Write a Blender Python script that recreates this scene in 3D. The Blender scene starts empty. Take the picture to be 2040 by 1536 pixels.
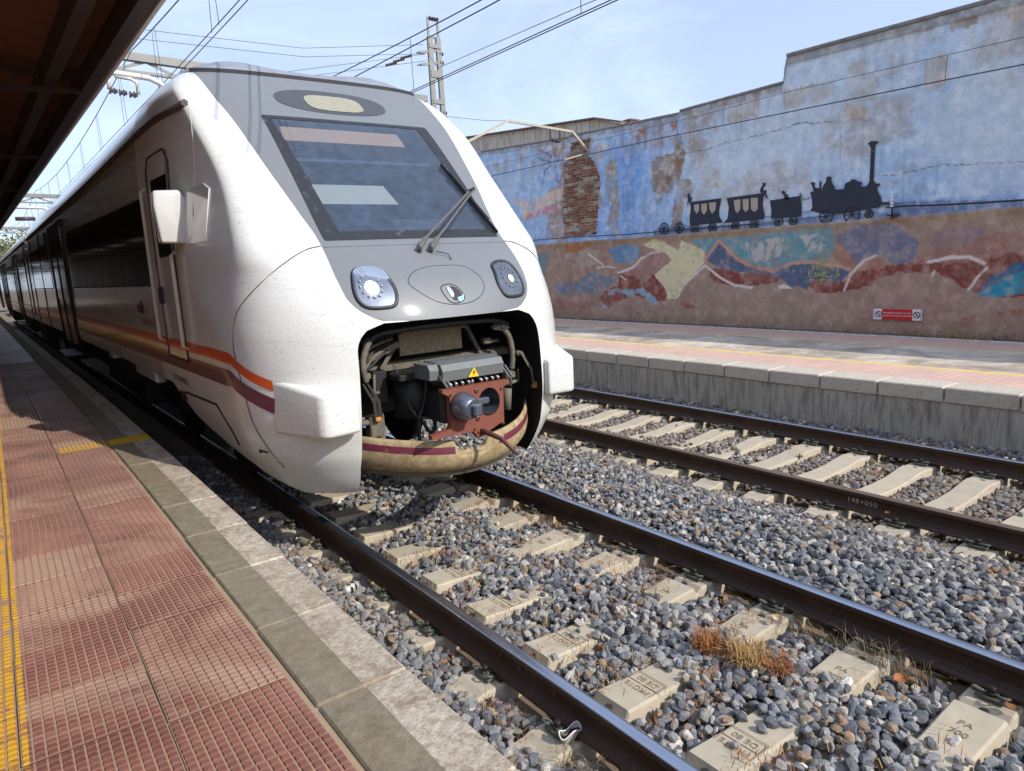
import bpy, bmesh, math, random
import numpy as np
from mathutils import Vector, Matrix
random.seed(7); RNG = np.random.default_rng(11)
SC = bpy.context.scene
COL = SC.collection
# ------------------------------------------------------------------ camera
cd = bpy.data.cameras.new('camera'); cam = bpy.data.objects.new('camera', cd); COL.objects.link(cam)
cd.sensor_width = 36.0; cd.sensor_fit = 'HORIZONTAL'; cd.lens = 24.516
cd.clip_start = 0.05; cd.clip_end = 3000
_r = Vector((0.80128, -0.59611, -0.05103)); _u = Vector((0.14387, 0.10918, 0.98356)); _f = Vector((0.58073, 0.79545, -0.17324))
cam.matrix_world = Matrix(((_r.x, _u.x, -_f.x, 0), (_r.y, _u.y, -_f.y, 0), (_r.z, _u.z, -_f.z, 2.0068), (0, 0, 0, 1)))
SC.camera = cam
# ------------------------------------------------------------------ sky and sun
SUN_AZ, SUN_EL = math.radians(20.0), math.radians(36.0)      # azimuth measured from behind the viewer towards the right
SDIR = Vector((math.sin(SUN_AZ) * math.cos(SUN_EL), -math.cos(SUN_AZ) * math.cos(SUN_EL), math.sin(SUN_EL)))
wd = bpy.data.worlds.new('World'); SC.world = wd; wd.use_nodes = True
nt = wd.node_tree; nt.nodes.clear()
out = nt.nodes.new('ShaderNodeOutputWorld'); bg = nt.nodes.new('ShaderNodeBackground')
sky = nt.nodes.new('ShaderNodeTexSky'); sky.sky_type = 'NISHITA'; sky.sun_disc = False
sky.sun_elevation = SUN_EL; sky.sun_rotation = math.atan2(SDIR.x, SDIR.y)
sky.altitude = 100; sky.air_density = 1.0; sky.dust_density = 1.6; sky.ozone_density = 1.5
tc = nt.nodes.new('ShaderNodeTexCoord'); mp = nt.nodes.new('ShaderNodeMapping'); mp.inputs['Scale'].default_value = (1.0, 1.0, 3.2)
mp.inputs['Rotation'].default_value = (0.0, 0.25, 0.5)
nz = nt.nodes.new('ShaderNodeTexNoise'); nz.inputs['Scale'].default_value = 1.7; nz.inputs['Detail'].default_value = 7; nz.inputs['Roughness'].default_value = 0.62; nz.inputs['Distortion'].default_value = 0.9
rp = nt.nodes.new('ShaderNodeValToRGB'); rp.color_ramp.elements[0].position = 0.44; rp.color_ramp.elements[1].position = 0.78
rp.color_ramp.elements[0].color = (0.40, 0.40, 0.40, 1); rp.color_ramp.elements[1].color = (0.72, 0.72, 0.72, 1)
mx = nt.nodes.new('ShaderNodeMix'); mx.data_type = 'RGBA'; mx.inputs[7].default_value = (8.4, 10.0, 13.4, 1)
nt.links.new(tc.outputs['Generated'], mp.inputs[0]); nt.links.new(mp.outputs[0], nz.inputs['Vector']); nt.links.new(nz.outputs[0], rp.inputs[0])
nt.links.new(rp.outputs[0], mx.inputs[0]); nt.links.new(sky.outputs[0], mx.inputs[6]); nt.links.new(mx.outputs[2], bg.inputs[0])
bg.inputs[1].default_value = 0.13
nt.links.new(bg.outputs[0], out.inputs[0])
ld = bpy.data.lights.new('sun', 'SUN'); ld.energy = 4.3; ld.angle = math.radians(0.53); ld.color = (1.0, 0.95, 0.87)
sun = bpy.data.objects.new('sun', ld); COL.objects.link(sun); sun.rotation_euler = (-SDIR).to_track_quat('-Z', 'Y').to_euler(); sun.location = (0, 0, 30)
SC.view_settings.view_transform = 'Standard'; SC.view_settings.look = 'None'; SC.view_settings.gamma = 1.0; SC.view_settings.exposure = 0.0
SC.view_settings.use_curve_mapping = False
SC.cycles.max_bounces = 5; SC.cycles.diffuse_bounces = 3; SC.cycles.glossy_bounces = 3; SC.cycles.transparent_max_bounces = 8; SC.cycles.caustics_reflective = False; SC.cycles.caustics_refractive = False
# ------------------------------------------------------------------ helpers
def s2l(r, g, b):
    f = lambda c: (c / 255 / 12.92) if c / 255 <= .04045 else ((c / 255 + .055) / 1.055) ** 2.4
    return (f(r), f(g), f(b))
def BX(y):                                  # the near platform and its train drift gently to the left
    y = np.asarray(y, float)
    return -.0009 * np.clip(y - 4, 0, 10) ** 2 - .018 * np.clip(y - 14, 0, None)
def bxs(y): return float(BX(y))
class NT:
    def __init__(s, name):
        s.m = bpy.data.materials.new(name); s.m.use_nodes = True; s.t = s.m.node_tree; s.t.nodes.clear()
        s.o = s.n('ShaderNodeOutputMaterial'); s.p = s.n('ShaderNodeBsdfPrincipled'); s.l(s.p.outputs[0], s.o.inputs[0])
    def n(s, t): return s.t.nodes.new(t)
    def l(s, a, b): s.t.links.new(a, b)
    def coord(s, kind='Object', scale=None):
        c = s.n('ShaderNodeTexCoord').outputs[kind]
        if scale is not None:
            m = s.n('ShaderNodeMapping'); m.inputs['Scale'].default_value = scale; s.l(c, m.inputs[0]); c = m.outputs[0]
        return c
    def pos(s): return s.n('ShaderNodeNewGeometry').outputs['Position']
    def noise(s, vec, scale, detail=4, rough=.55, dist=0):
        q = s.n('ShaderNodeTexNoise'); q.inputs['Scale'].default_value = scale; q.inputs['Detail'].default_value = detail
        q.inputs['Roughness'].default_value = rough; q.inputs['Distortion'].default_value = dist
        if vec is not None: s.l(vec, q.inputs['Vector'])
        return q.outputs[0]
    def ramp(s, f, p0, p1, c0=(0, 0, 0), c1=(1, 1, 1)):
        r = s.n('ShaderNodeValToRGB'); e = r.color_ramp.elements
        e[0].position = p0; e[1].position = p1; e[0].color = (*c0, 1); e[1].color = (*c1, 1); s.l(f, r.inputs[0]); return r.outputs[0]
    def mix(s, f, a, b, mode='MIX'):
        q = s.n('ShaderNodeMix'); q.data_type = 'RGBA'; q.blend_type = mode
        for v, i in ((f, 0), (a, 6), (b, 7)):
            if isinstance(v, (int, float)): q.inputs[i].default_value = v
            elif isinstance(v, tuple): q.inputs[i].default_value = (*v, 1)
            else: s.l(v, q.inputs[i])
        return q.outputs[2]
    def math(s, op, a, b=0.0):
        q = s.n('ShaderNodeMath'); q.operation = op
        for v, i in ((a, 0), (b, 1)):
            if isinstance(v, (int, float)): q.inputs[i].default_value = v
            else: s.l(v, q.inputs[i])
        return q.outputs[0]
    def bump(s, h, strength=.3, dist=.01):
        b = s.n('ShaderNodeBump'); b.inputs['Strength'].default_value = strength; b.inputs['Distance'].default_value = dist
        s.l(h, b.inputs['Height']); s.l(b.outputs[0], s.p.inputs['Normal'])
    def set(s, **k):
        for a, v in k.items():
            i = s.p.inputs[a.replace('_', ' ')]
            if hasattr(v, 'is_linked') or hasattr(v, 'links'): s.l(v, i)
            elif isinstance(v, tuple): i.default_value = (*v, 1)
            else: i.default_value = v
        return s.m
MATS = {}
def mat(name, base, rough=.6, metal=0., var=.18, scale=6., bump=.15, bscale=60., spec=.5, dirt=None, dirtamt=.35, coat=0.):
    """a plain paint, stone or metal: base colour with blotches, fine grain and an optional dirt colour"""
    q = NT(name); v = q.coord()
    n1 = q.noise(v, scale, 5, .6)
    c = q.mix(n1, tuple(x * (1 - var) for x in base), tuple(min(1, x * (1 + var)) for x in base))
    if dirt:
        d = q.ramp(q.noise(v, scale * 2.3, 8, .7, .5), .62 - dirtamt * .5, .75)
        c = q.mix(q.math('MULTIPLY', d, .85), c, dirt)
    q.bump(q.noise(v, bscale, 4, .6), bump, .004)
    m = q.set(Base_Color=c, Roughness=rough, Metallic=metal, Specular_IOR_Level=spec)
    if coat: q.p.inputs['Coat Weight'].default_value = coat; q.p.inputs['Coat Roughness'].default_value = .08
    MATS[name] = m
    return m
class MB:
    """collects shapes; build() links them as one mesh object"""
    def __init__(s): s.v = []; s.f = []; s.mi = []; s.sm = []
    def add(s, v, f, mi=0, sm=False):
        o = len(s.v); s.v.extend([tuple(map(float, p)) for p in v])
        for q in f: s.f.append(tuple(int(i) + o for i in q)); s.mi.append(mi); s.sm.append(sm)
        return s
    def box(s, c, d, rot=None, ch=0., mi=0):
        hx, hy, hz = d[0] / 2, d[1] / 2, d[2] / 2
        c = Vector(c)
        if ch <= 0:
            v = [Vector((x * hx, y * hy, z * hz)) for x in (-1, 1) for y in (-1, 1) for z in (-1, 1)]
            f = [(0, 1, 3, 2), (4, 6, 7, 5), (0, 4, 5, 1), (2, 3, 7, 6), (0, 2, 6, 4), (1, 5, 7, 3)]
        else:
            v = []; idx = {}
            for x in (-1, 1):
                for y in (-1, 1):
                    for z in (-1, 1):
                        for a in range(3):
                            p = [x * (hx - ch), y * (hy - ch), z * (hz - ch)]
                            p[a] = (x * hx, y * hy, z * hz)[a]; idx[(x, y, z, a)] = len(v); v.append(Vector(p))
            f = []
            for a in range(3):
                b, e = (a + 1) % 3, (a + 2) % 3
                for sg in (-1, 1):
                    q = []
                    for (i, j) in ((-1, -1), (1, -1), (1, 1), (-1, 1)):
                        k = [0, 0, 0]; k[a] = sg; k[b] = i; k[e] = j; q.append(idx[(*k, a)])
                    f.append(tuple(q if sg > 0 else q[::-1]))
                for i in (-1, 1):
                    for j in (-1, 1):
                        k0 = [0, 0, 0]; k1 = [0, 0, 0]; k0[a] = -1; k1[a] = 1
                        for k in (k0, k1): k[b] = i; k[e] = j
                        q = [idx[(*k0, b)], idx[(*k1, b)], idx[(*k1, e)], idx[(*k0, e)]]
                        f.append(tuple(q if i * j > 0 else q[::-1]))
            for x in (-1, 1):
                for y in (-1, 1):
                    for z in (-1, 1):
                        q = [idx[(x, y, z, a)] for a in range(3)]
                        f.append(tuple(q if x * y * z > 0 else q[::-1]))
        if rot is not None: v = [rot @ p for p in v]
        return s.add([p + c for p in v], f, mi)
    def bar(s, a, b, w, h, mi=0, ch=0., up=(0, 0, 1)):
        a, b = Vector(a), Vector(b); d = b - a; L = d.length; d.normalize(); up = Vector(up)
        if abs(d.dot(up)) > .98: up = Vector((1, 0, 0))
        x = d.cross(up).normalized(); z = x.cross(d)
        return s.box((a + b) / 2, (w, L, h), Matrix((x, d, z)).transposed(), ch, mi)
    def tube(s, pts, r, n=8, mi=0, cap=True, closed=False, sm=True):
        P = [Vector(p) for p in pts]; N = len(P); rr = r if isinstance(r, (list, tuple)) else [r] * N
        T = []
        for i in range(N):
            if closed: t = P[(i + 1) % N] - P[i - 1]
            else: t = P[min(i + 1, N - 1)] - P[max(i - 1, 0)]
            T.append(t.normalized() if t.length > 1e-9 else Vector((0, 0, 1)))
        u = Vector((0, 0, 1)) if abs(T[0].z) < .9 else Vector((1, 0, 0)); u = (u - T[0] * u.dot(T[0])).normalized()
        v = []
        for i in range(N):
            u = (u - T[i] * u.dot(T[i]));
            u = u.normalized() if u.length > 1e-6 else T[i].orthogonal().normalized()
            w = T[i].cross(u)
            for k in range(n):
                a = 2 * math.pi * k / n; v.append(P[i] + (u * math.cos(a) + w * math.sin(a)) * rr[i])
        f = []
        for i in range(N if closed else N - 1):
            j = (i + 1) % N
            for k in range(n): f.append((i * n + k, i * n + (k + 1) % n, j * n + (k + 1) % n, j * n + k))
        s.add(v, f, mi, sm)
        if cap and not closed:
            o = len(s.v) - len(v)
            s.f.append(tuple(o + k for k in range(n))[::-1]); s.mi.append(mi); s.sm.append(False)
            s.f.append(tuple(o + (N - 1) * n + k for k in range(n))); s.mi.append(mi); s.sm.append(False)
        return s
    def cyl(s, a, b, r, n=16, mi=0, r2=None):
        a, b = Vector(a), Vector(b); return s.tube([a, b], [r, r if r2 is None else r2], n, mi)
    def prism(s, poly, fn, mi=0, mis=None):
        """poly: 2-D outline; fn(u, v, side) -> 3-D, side 0 front / 1 back"""
        n = len(poly); v = [fn(a, b, 0) for a, b in poly] + [fn(a, b, 1) for a, b in poly]
        s.add(v, [tuple(range(n)), tuple(range(2 * n - 1, n - 1, -1))], mi)
        o = len(s.v) - 2 * n
        for i in range(n):
            j = (i + 1) % n; s.f.append((o + i, o + n + i, o + n + j, o + j)); s.mi.append(mi if mis is None else mis); s.sm.append(False)
        return s
    def grid(s, P, mi=0, sm=True, flip=False):
        P = np.asarray(P); R_, C_ = P.shape[:2]; v = P.reshape(-1, 3)
        i = np.arange(R_ - 1)[:, None] * C_ + np.arange(C_ - 1)[None, :]
        q = np.stack([i, i + 1, i + C_ + 1, i + C_], -1).reshape(-1, 4)
        if flip: q = q[:, ::-1]
        return s.add(v, q, mi, sm)
    def build(s, name, mats, parent=None, off=None, normals=None):
        me = bpy.data.meshes.new(name)
        me.from_pydata(s.v, [], s.f)
        ms = mats if isinstance(mats, (list, tuple)) else [mats]
        for m in ms: me.materials.append(m)
        me.polygons.foreach_set('material_index', s.mi); me.polygons.foreach_set('use_smooth', s.sm)
        me.update()
        if normals is not None: me.normals_split_custom_set_from_vertices([tuple(map(float, q)) for q in normals])
        return link(name, me, parent)
def link(name, me, parent=None):
    o = bpy.data.objects.new(name, me); COL.objects.link(o)
    if parent is not None: put(o, parent)
    return o
WORLDLOC = {}
def put(o, parent):
    """parent a mesh whose vertices are in world coordinates without moving it"""
    o.parent = parent; o.matrix_parent_inverse = Matrix.Translation(parent.location if parent.parent is None else (0, 0, 0)).inverted() if parent.type == 'EMPTY' else Matrix()
def thing(name, label, cat, loc=(0, 0, 0), group=None):
    o = bpy.data.objects.new(name, None); COL.objects.link(o); o.location = loc; o.empty_display_size = .2
    return tag(o, label, cat, group)
def tag(o, label=None, cat=None, group=None, kind=None):
    if label: o['label'] = label
    if cat: o['category'] = cat
    if group: o['group'] = group
    if kind: o['kind'] = kind
    return o
def text_mesh(txt, size, extrude=.0, align='CENTER', shear=0., space=1.0):
    cu = bpy.data.curves.new('lettering', 'FONT'); cu.body = txt; cu.size = size; cu.extrude = extrude; cu.align_x = align; cu.align_y = 'CENTER'
    cu.shear = shear; cu.space_character = space; cu.resolution_u = 3
    o = bpy.data.objects.new('lettering', cu); COL.objects.link(o)
    dg = bpy.context.evaluated_depsgraph_get(); me = bpy.data.meshes.new_from_object(o.evaluated_get(dg))
    bpy.data.objects.remove(o); bpy.data.curves.remove(cu)
    return me
def put_text(name, txt, size, origin, xdir, ydir, m, parent=None, extrude=.0008, align='CENTER', space=1.0, bold=0.):
    me = text_mesh(txt, size, extrude, align, 0, space)
    x = Vector(xdir).normalized(); y = Vector(ydir).normalized(); z = x.cross(y)
    me.transform(Matrix.Translation(origin) @ Matrix((x, y, z)).transposed().to_4x4())
    me.materials.clear(); me.materials.append(m); return link(name, me, parent)
def fbm(shape, cells, rng, octaves=5, rough=.55):
    """tileless value noise on a grid, 0..1"""
    H, W = shape; out_ = np.zeros(shape); amp = 1.; tot = 0.
    cy, cx = cells
    for o in range(octaves):
        gy, gx = max(2, int(cy * 2 ** o)), max(2, int(cx * 2 ** o))
        if gy > H * 1.5 and gx > W * 1.5: break
        g = rng.random((gy + 2, gx + 2)); yy = np.linspace(0, gy, H); xx = np.linspace(0, gx, W)
        iy = np.minimum(yy.astype(int), gy); ix = np.minimum(xx.astype(int), gx); fy = yy - iy; fx = xx - ix
        fy = fy * fy * (3 - 2 * fy); fx = fx * fx * (3 - 2 * fx)
        a = g[iy][:, ix]; b = g[iy][:, np.minimum(ix + 1, gx + 1)]; c = g[np.minimum(iy + 1, gy + 1)][:, ix]; d = g[np.minimum(iy + 1, gy + 1)][:, np.minimum(ix + 1, gx + 1)]
        out_ += amp * ((a * (1 - fx) + b * fx) * (1 - fy[:, None]) + (c * (1 - fx) + d * fx) * fy[:, None]); tot += amp; amp *= rough
    out_ /= tot; return (out_ - out_.min()) / (out_.max() - out_.min())
ORD = ['first', 'second', 'third', 'fourth', 'fifth', 'sixth', 'seventh', 'eighth', 'ninth', 'tenth', 'eleventh', 'twelfth', 'thirteenth', 'fourteenth', 'fifteenth', 'sixteenth', 'seventeenth', 'eighteenth', 'nineteenth', 'twentieth',
       'twenty-first', 'twenty-second', 'twenty-third', 'twenty-fourth', 'twenty-fifth', 'twenty-sixth', 'twenty-seventh', 'twenty-eighth', 'twenty-ninth', 'thirtieth', 'thirty-first', 'thirty-second', 'thirty-third', 'thirty-fourth', 'thirty-fifth', 'thirty-sixth', 'thirty-seventh', 'thirty-eighth', 'thirty-ninth', 'fortieth']
# ------------------------------------------------------------------ shared materials
mat('earth', s2l(120, 104, 84), .95, var=.3, scale=3, bump=.5, bscale=40)
q = NT('concrete_old'); v = q.pos(); c_ = q.n('ShaderNodeMapping'); c_.inputs['Scale'].default_value = (1, 3.5, .45); q.l(v, c_.inputs[0]); c = q.mix(q.noise(v, 5, 7, .7), s2l(150, 142, 130), s2l(206, 198, 184)); c = q.mix(q.math('MULTIPLY', q.ramp(q.noise(c_.outputs[0], 4, 7, .75), .46, .66), .75), c, s2l(92, 82, 74)); q.bump(q.noise(v, 40, 6, .7), .6, .008); MATS['concrete_old'] = q.set(Base_Color=c, Roughness=.92)
mat('mortar', s2l(158, 136, 108), .95, var=.25, scale=9, bump=.6, bscale=50)
mat('steel_dark', s2l(52, 46, 42), .55, .3, var=.3, bump=.2)
mat('black', (.012, .012, .013), .6, var=.2)
mat('rubber', (.02, .02, .021), .55, var=.3)
mat('galvanised', s2l(128, 128, 126), .5, .3, var=.12, scale=12)
mat('wire', s2l(60, 58, 58), .5, .4)
mat('yellow_paint', s2l(225, 180, 20), .7, var=.2, dirt=s2l(120, 96, 50), dirtamt=.25)
mat('white_print', (.8, .8, .8), .6, var=.05)
mat('rust_iron', s2l(118, 72, 44), .85, .1, var=.35, scale=25, bump=.4)
# ================================================================== ground, platforms
XA, XC, G2 = 1.944, 5.526, 1.74             # rail centre lines: near track XA, XA+G2; far track XC, XC+G2
PZ1, PZ2 = .50, .45                          # platform heights above the rail heads
mb = MB(); mb.add([(-400, -300, -.62), (400, -300, -.62), (400, 900, -.62), (-400, 900, -.62)], [(0, 1, 2, 3)])
tag(mb.build('ground', MATS['earth']), kind='structure')
def ball_h(x, y=None):
    return np.interp(x, [1.0, 1.3, 1.6, 1.95, 2.3, 2.6, 2.85, 3.1, 3.35, 3.68, 3.95, 4.2, 4.6, 5.0, 5.25, 5.53, 6.0, 6.4, 6.9, 7.27, 7.55, 8.1],
                     [-.20, -.185, -.195, -.24, -.23, -.19, -.175, -.182, -.235, -.25, -.19, -.145, -.125, -.165, -.22, -.26, -.245, -.24, -.245, -.26, -.17, -.13])
# dirt under the stones, following their surface
xs = np.linspace(.98, 8.12, 60); ys = np.linspace(-3, 60, 64)
Xg, Yg = np.meshgrid(xs, ys); Zg = ball_h(Xg) - .045
mb = MB().grid(np.stack([Xg, Yg, Zg], -1)); tag(mb.build('track_bed', MATS['earth']), kind='structure')
# --- near platform
q = NT('platform_tile'); v = q.pos(); oi = q.n('ShaderNodeObjectInfo').outputs['Random']
n1 = q.noise(v, 1.1, 6, .62, .8); n2 = q.noise(v, 55, 5, .7); n3 = q.noise(v, 3.2, 6, .65)
c = q.mix(q.ramp(n1, .36, .62), s2l(104, 62, 50), s2l(148, 100, 84))
c = q.mix(q.math('MULTIPLY', oi, .38), c, s2l(128, 80, 68))
c = q.mix(q.math('MULTIPLY', q.ramp(n2, .5, .85), .3), c, s2l(180, 142, 120))
c = q.mix(q.math('MULTIPLY', q.ramp(n3, .52, .68), .6), c, s2l(98, 58, 52)); n4 = q.noise(q.coord('Object'), 3.0, 5, .7); c = q.mix(q.math('MULTIPLY', q.ramp(q.math('ADD', n1, q.math('MULTIPLY', oi, .25)), .62, .78), .5), c, s2l(176, 150, 126))
sep = q.n('ShaderNodeSeparateXYZ'); q.l(v, sep.inputs[0]); px, py = sep.outputs[0], sep.outputs[1]
def between(a, lo, hi): return q.math('MULTIPLY', q.math('GREATER_THAN', a, lo), q.math('LESS_THAN', a, hi))
wear = q.ramp(q.noise(v, 8, 6, .7), .36, .5)
ln = q.math('MAXIMUM', between(px, -.36, -.115), q.math('MULTIPLY', between(py, 7.46, 7.74), q.math('GREATER_THAN', px, .3)))
wear2 = q.math('MAXIMUM', wear, q.math('MULTIPLY', between(py, 7.46, 7.74), .92))
c = q.mix(q.math('MULTIPLY', ln, wear2), c, s2l(188, 140, 28))
q.bump(n2, .25, .003)
TILE = q.set(Base_Color=c, Roughness=q.ramp(n3, .2, .8, (.34,) * 3, (.6,) * 3), Specular_IOR_Level=.5)
q = NT('tile_grout'); v = q.pos(); q.bump(q.noise(v, 90, 4), .4, .003)
sep = q.n('ShaderNodeSeparateXYZ'); q.l(v, sep.inputs[0])
GROUT = q.set(Base_Color=q.mix(q.noise(v, 2.2, 6, .7), s2l(128, 94, 74), s2l(180, 148, 120)), Roughness=.95)
mb = MB(); ys = np.concatenate([[-6], np.linspace(4, 60, 57)])
for a, b in zip(ys[:-1], ys[1:]):
    xa, xb = 1.0 + bxs(a), 1.0 + bxs(b)
    mb.add([(-14, a, .484), (xa, a, .484), (xb, b, .484), (-14, b, .484), (xa, a, -.6), (xb, b, -.6)], [(0, 1, 2, 3), (1, 4, 5, 2)])
PLAT1 = tag(mb.build('platform', MATS['mortar']), kind='structure')
def tile_mesh(n=12, size=.414):
    m = MB(); p = size / n; g = .0034; h = size / 2
    m.add([(-h, -h, 0), (h, -h, 0), (h, h, 0), (-h, h, 0)], [(0, 1, 2, 3)], 1)
    for i in range(n):
        for j in range(n):
            x0, x1 = -h + i * p + g, -h + (i + 1) * p - g; y0, y1 = -h + j * p + g, -h + (j + 1) * p - g; e = .002
            m.add([(x0, y0, 0), (x1, y0, 0), (x1, y1, 0), (x0, y1, 0), (x0 + e, y0 + e, .006), (x1 - e, y0 + e, .006), (x1 - e, y1 - e, .006), (x0 + e, y1 - e, .006)],
                  [(4, 5, 6, 7), (0, 1, 5, 4), (1, 2, 6, 5), (2, 3, 7, 6), (3, 0, 4, 7)])
    o = m.build('floor_tile', [TILE, GROUT]); return o
t0 = tile_mesh(); first = True
for j in range(-1, 40):
    for i in range(4):
        o = t0 if first else t0.copy()
        if not first: COL.objects.link(o)
        first = False
        y = .62 + j * .42 + (.07 if i == 1 else 0) ; x = .49 - i * .42
        rr = random.Random(j * 7 + i)
        o.location = (x + bxs(y) + rr.uniform(-.002, .002), y, .4925 + rr.uniform(-.0015, .0025)); o.rotation_euler = (rr.uniform(-.004, .004), rr.uniform(-.004, .004), rr.uniform(-.004, .004) + math.atan2(bxs(y - .5) - bxs(y + .5), 1))
        o.parent = PLAT1
# worn floor beyond the last built tiles
mb = MB()
for a, b in zip(np.linspace(17.4, 58, 30)[:-1], np.linspace(17.4, 58, 30)[1:]):
    mb.add([(-12, a, .4975), (.7 + bxs(a), a, .4975), (.7 + bxs(b), b, .4975), (-12, b, .4975)], [(0, 1, 2, 3)])
mb.add([(-12, -5, .4965), (-1.19, -5, .4965), (-1.19, 17.4, .4965), (-12, 17.4, .4965)], [(0, 1, 2, 3)])
mb.build('floor_paving', TILE, PLAT1)
# kerb stones
q = NT('kerb_stone'); v = q.coord('Object'); w = q.pos(); oi = q.n('ShaderNodeObjectInfo').outputs['Random']
sep = q.n('ShaderNodeSeparateXYZ'); q.l(v, sep.inputs[0])
dark = q.mix(q.ramp(q.noise(w, 14, 8, .75), .3, .7), s2l(96, 88, 72), s2l(152, 140, 116)); dark = q.mix(q.math('MULTIPLY', q.ramp(q.noise(w, 3, 6, .7), .5, .7), .5), dark, s2l(128, 106, 82))
lite = q.mix(q.ramp(q.noise(w, 28, 7, .78), .34, .66), s2l(150, 132, 112), s2l(216, 206, 188))
stn = q.ramp(q.noise(w, 6, 9, .82, .6), .48, .62)
lite = q.mix(q.math('MULTIPLY', stn, .7), lite, s2l(124, 94, 76))
fine = q.ramp(q.noise(w, 55, 6, .8), .52, .64); lite = q.mix(q.math('MULTIPLY', fine, .6), lite, s2l(112, 92, 78))
edge = q.math('ADD', sep.outputs[0], q.math('MULTIPLY', q.noise(w, 40, 4, .7), .004))
c = q.mix(q.math('GREATER_THAN', edge, .004), dark, lite)
c = q.mix(q.math('MULTIPLY', oi, .25), c, s2l(140, 126, 106))
wsep = q.n('ShaderNodeSeparateXYZ'); q.l(w, wsep.inputs[0]); py = wsep.outputs[1]
c = q.mix(between(py, 7.44, 7.72), c, s2l(214, 170, 20))
q.bump(q.noise(w, 45, 8, .75), .8, .008)
KERB = q.set(Base_Color=c, Roughness=.8)
mb = MB(); mb.box((0, 0, -.1), (.36, .692, .2), ch=.008); k0 = mb.build('kerb_stone', KERB)
for j in range(-2, 44):
    o = k0 if j == -2 else k0.copy()
    if j > -2: COL.objects.link(o)
    y = 1.55 + j * .702 + .36 - .01; rr = random.Random(j + 99)
    o.location = (.9 + bxs(y) + rr.uniform(-.003, .003), y, PZ1 + rr.uniform(-.003, .002)); o.rotation_euler = (rr.uniform(-.003, .003), 0, math.atan2(bxs(y - .5) - bxs(y + .5), 1) + rr.uniform(-.003, .003)); o.parent = PLAT1
# --- far platform
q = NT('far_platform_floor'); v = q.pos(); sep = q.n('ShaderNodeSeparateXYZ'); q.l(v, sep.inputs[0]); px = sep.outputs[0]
band = q.mix(q.ramp(q.noise(v, 1.3, 7, .7, .4), .38, .62), s2l(150, 138, 124), s2l(216, 202, 184))  # middle band coloured lighter to offset the wall's cast shadow
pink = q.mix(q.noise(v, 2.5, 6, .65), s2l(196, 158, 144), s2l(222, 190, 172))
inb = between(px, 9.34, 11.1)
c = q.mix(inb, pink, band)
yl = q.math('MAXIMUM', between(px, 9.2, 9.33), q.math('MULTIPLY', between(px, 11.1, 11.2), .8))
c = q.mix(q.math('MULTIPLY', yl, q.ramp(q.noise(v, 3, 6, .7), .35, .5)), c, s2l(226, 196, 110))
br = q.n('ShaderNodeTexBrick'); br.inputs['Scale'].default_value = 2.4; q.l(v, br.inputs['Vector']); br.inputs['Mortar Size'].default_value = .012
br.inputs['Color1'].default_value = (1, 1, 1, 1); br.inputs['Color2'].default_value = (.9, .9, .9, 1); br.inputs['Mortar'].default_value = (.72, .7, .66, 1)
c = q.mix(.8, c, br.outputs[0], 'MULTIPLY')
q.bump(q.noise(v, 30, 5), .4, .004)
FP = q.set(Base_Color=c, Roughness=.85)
mb = MB(); mb.box((10.2, 25, -.075), (4.0, 62, 1.04)); mb.box((7.98 + .16, 25, -.075 - .045), (.22, 62, .90))
PLAT2 = tag(mb.build('platform', [MATS['concrete_old']]), kind='structure')
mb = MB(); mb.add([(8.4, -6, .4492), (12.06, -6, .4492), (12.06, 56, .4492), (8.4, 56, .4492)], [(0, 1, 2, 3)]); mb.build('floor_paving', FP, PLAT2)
q = NT('far_kerb'); w = q.pos(); oi = q.n('ShaderNodeObjectInfo').outputs['Random']
c = q.mix(q.noise(w, 7, 7, .7), s2l(176, 166, 150), s2l(220, 210, 194)); c = q.mix(q.math('MULTIPLY', q.ramp(q.noise(w, 26, 6, .8), .56, .66), .75), c, s2l(84, 76, 68))
c = q.mix(q.math('MULTIPLY', oi, .25), c, s2l(150, 138, 124)); q.bump(q.noise(w, 60, 5, .7), .6, .006)
KERB2 = q.set(Base_Color=c, Roughness=.9)
mb = MB(); mb.box((0, 0, -.085), (.40, .684, .17), ch=.012); k0 = mb.build('kerb_stone', KERB2)
for j in range(-4, 26):
    o = k0 if j == -4 else k0.copy()
    if j > -4: COL.objects.link(o)
    rr = random.Random(j + 500); o.location = (8.21 + rr.uniform(-.006, .006), 2.47 + .35 + j * .70, PZ2 + .012 + rr.uniform(-.006, .004)); o.rotation_euler = (rr.uniform(-.006, .006), rr.uniform(-.006, .006), rr.uniform(-.006, .006)); o.parent = PLAT2
mb = MB(); mb.box((12.10, 25, .43), (.08, 62, .07), ch=.008); mb.build('edge_strip', mat('edge_white', s2l(205, 198, 188), .85, var=.2, dirt=s2l(120, 108, 96)), PLAT2)
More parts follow.
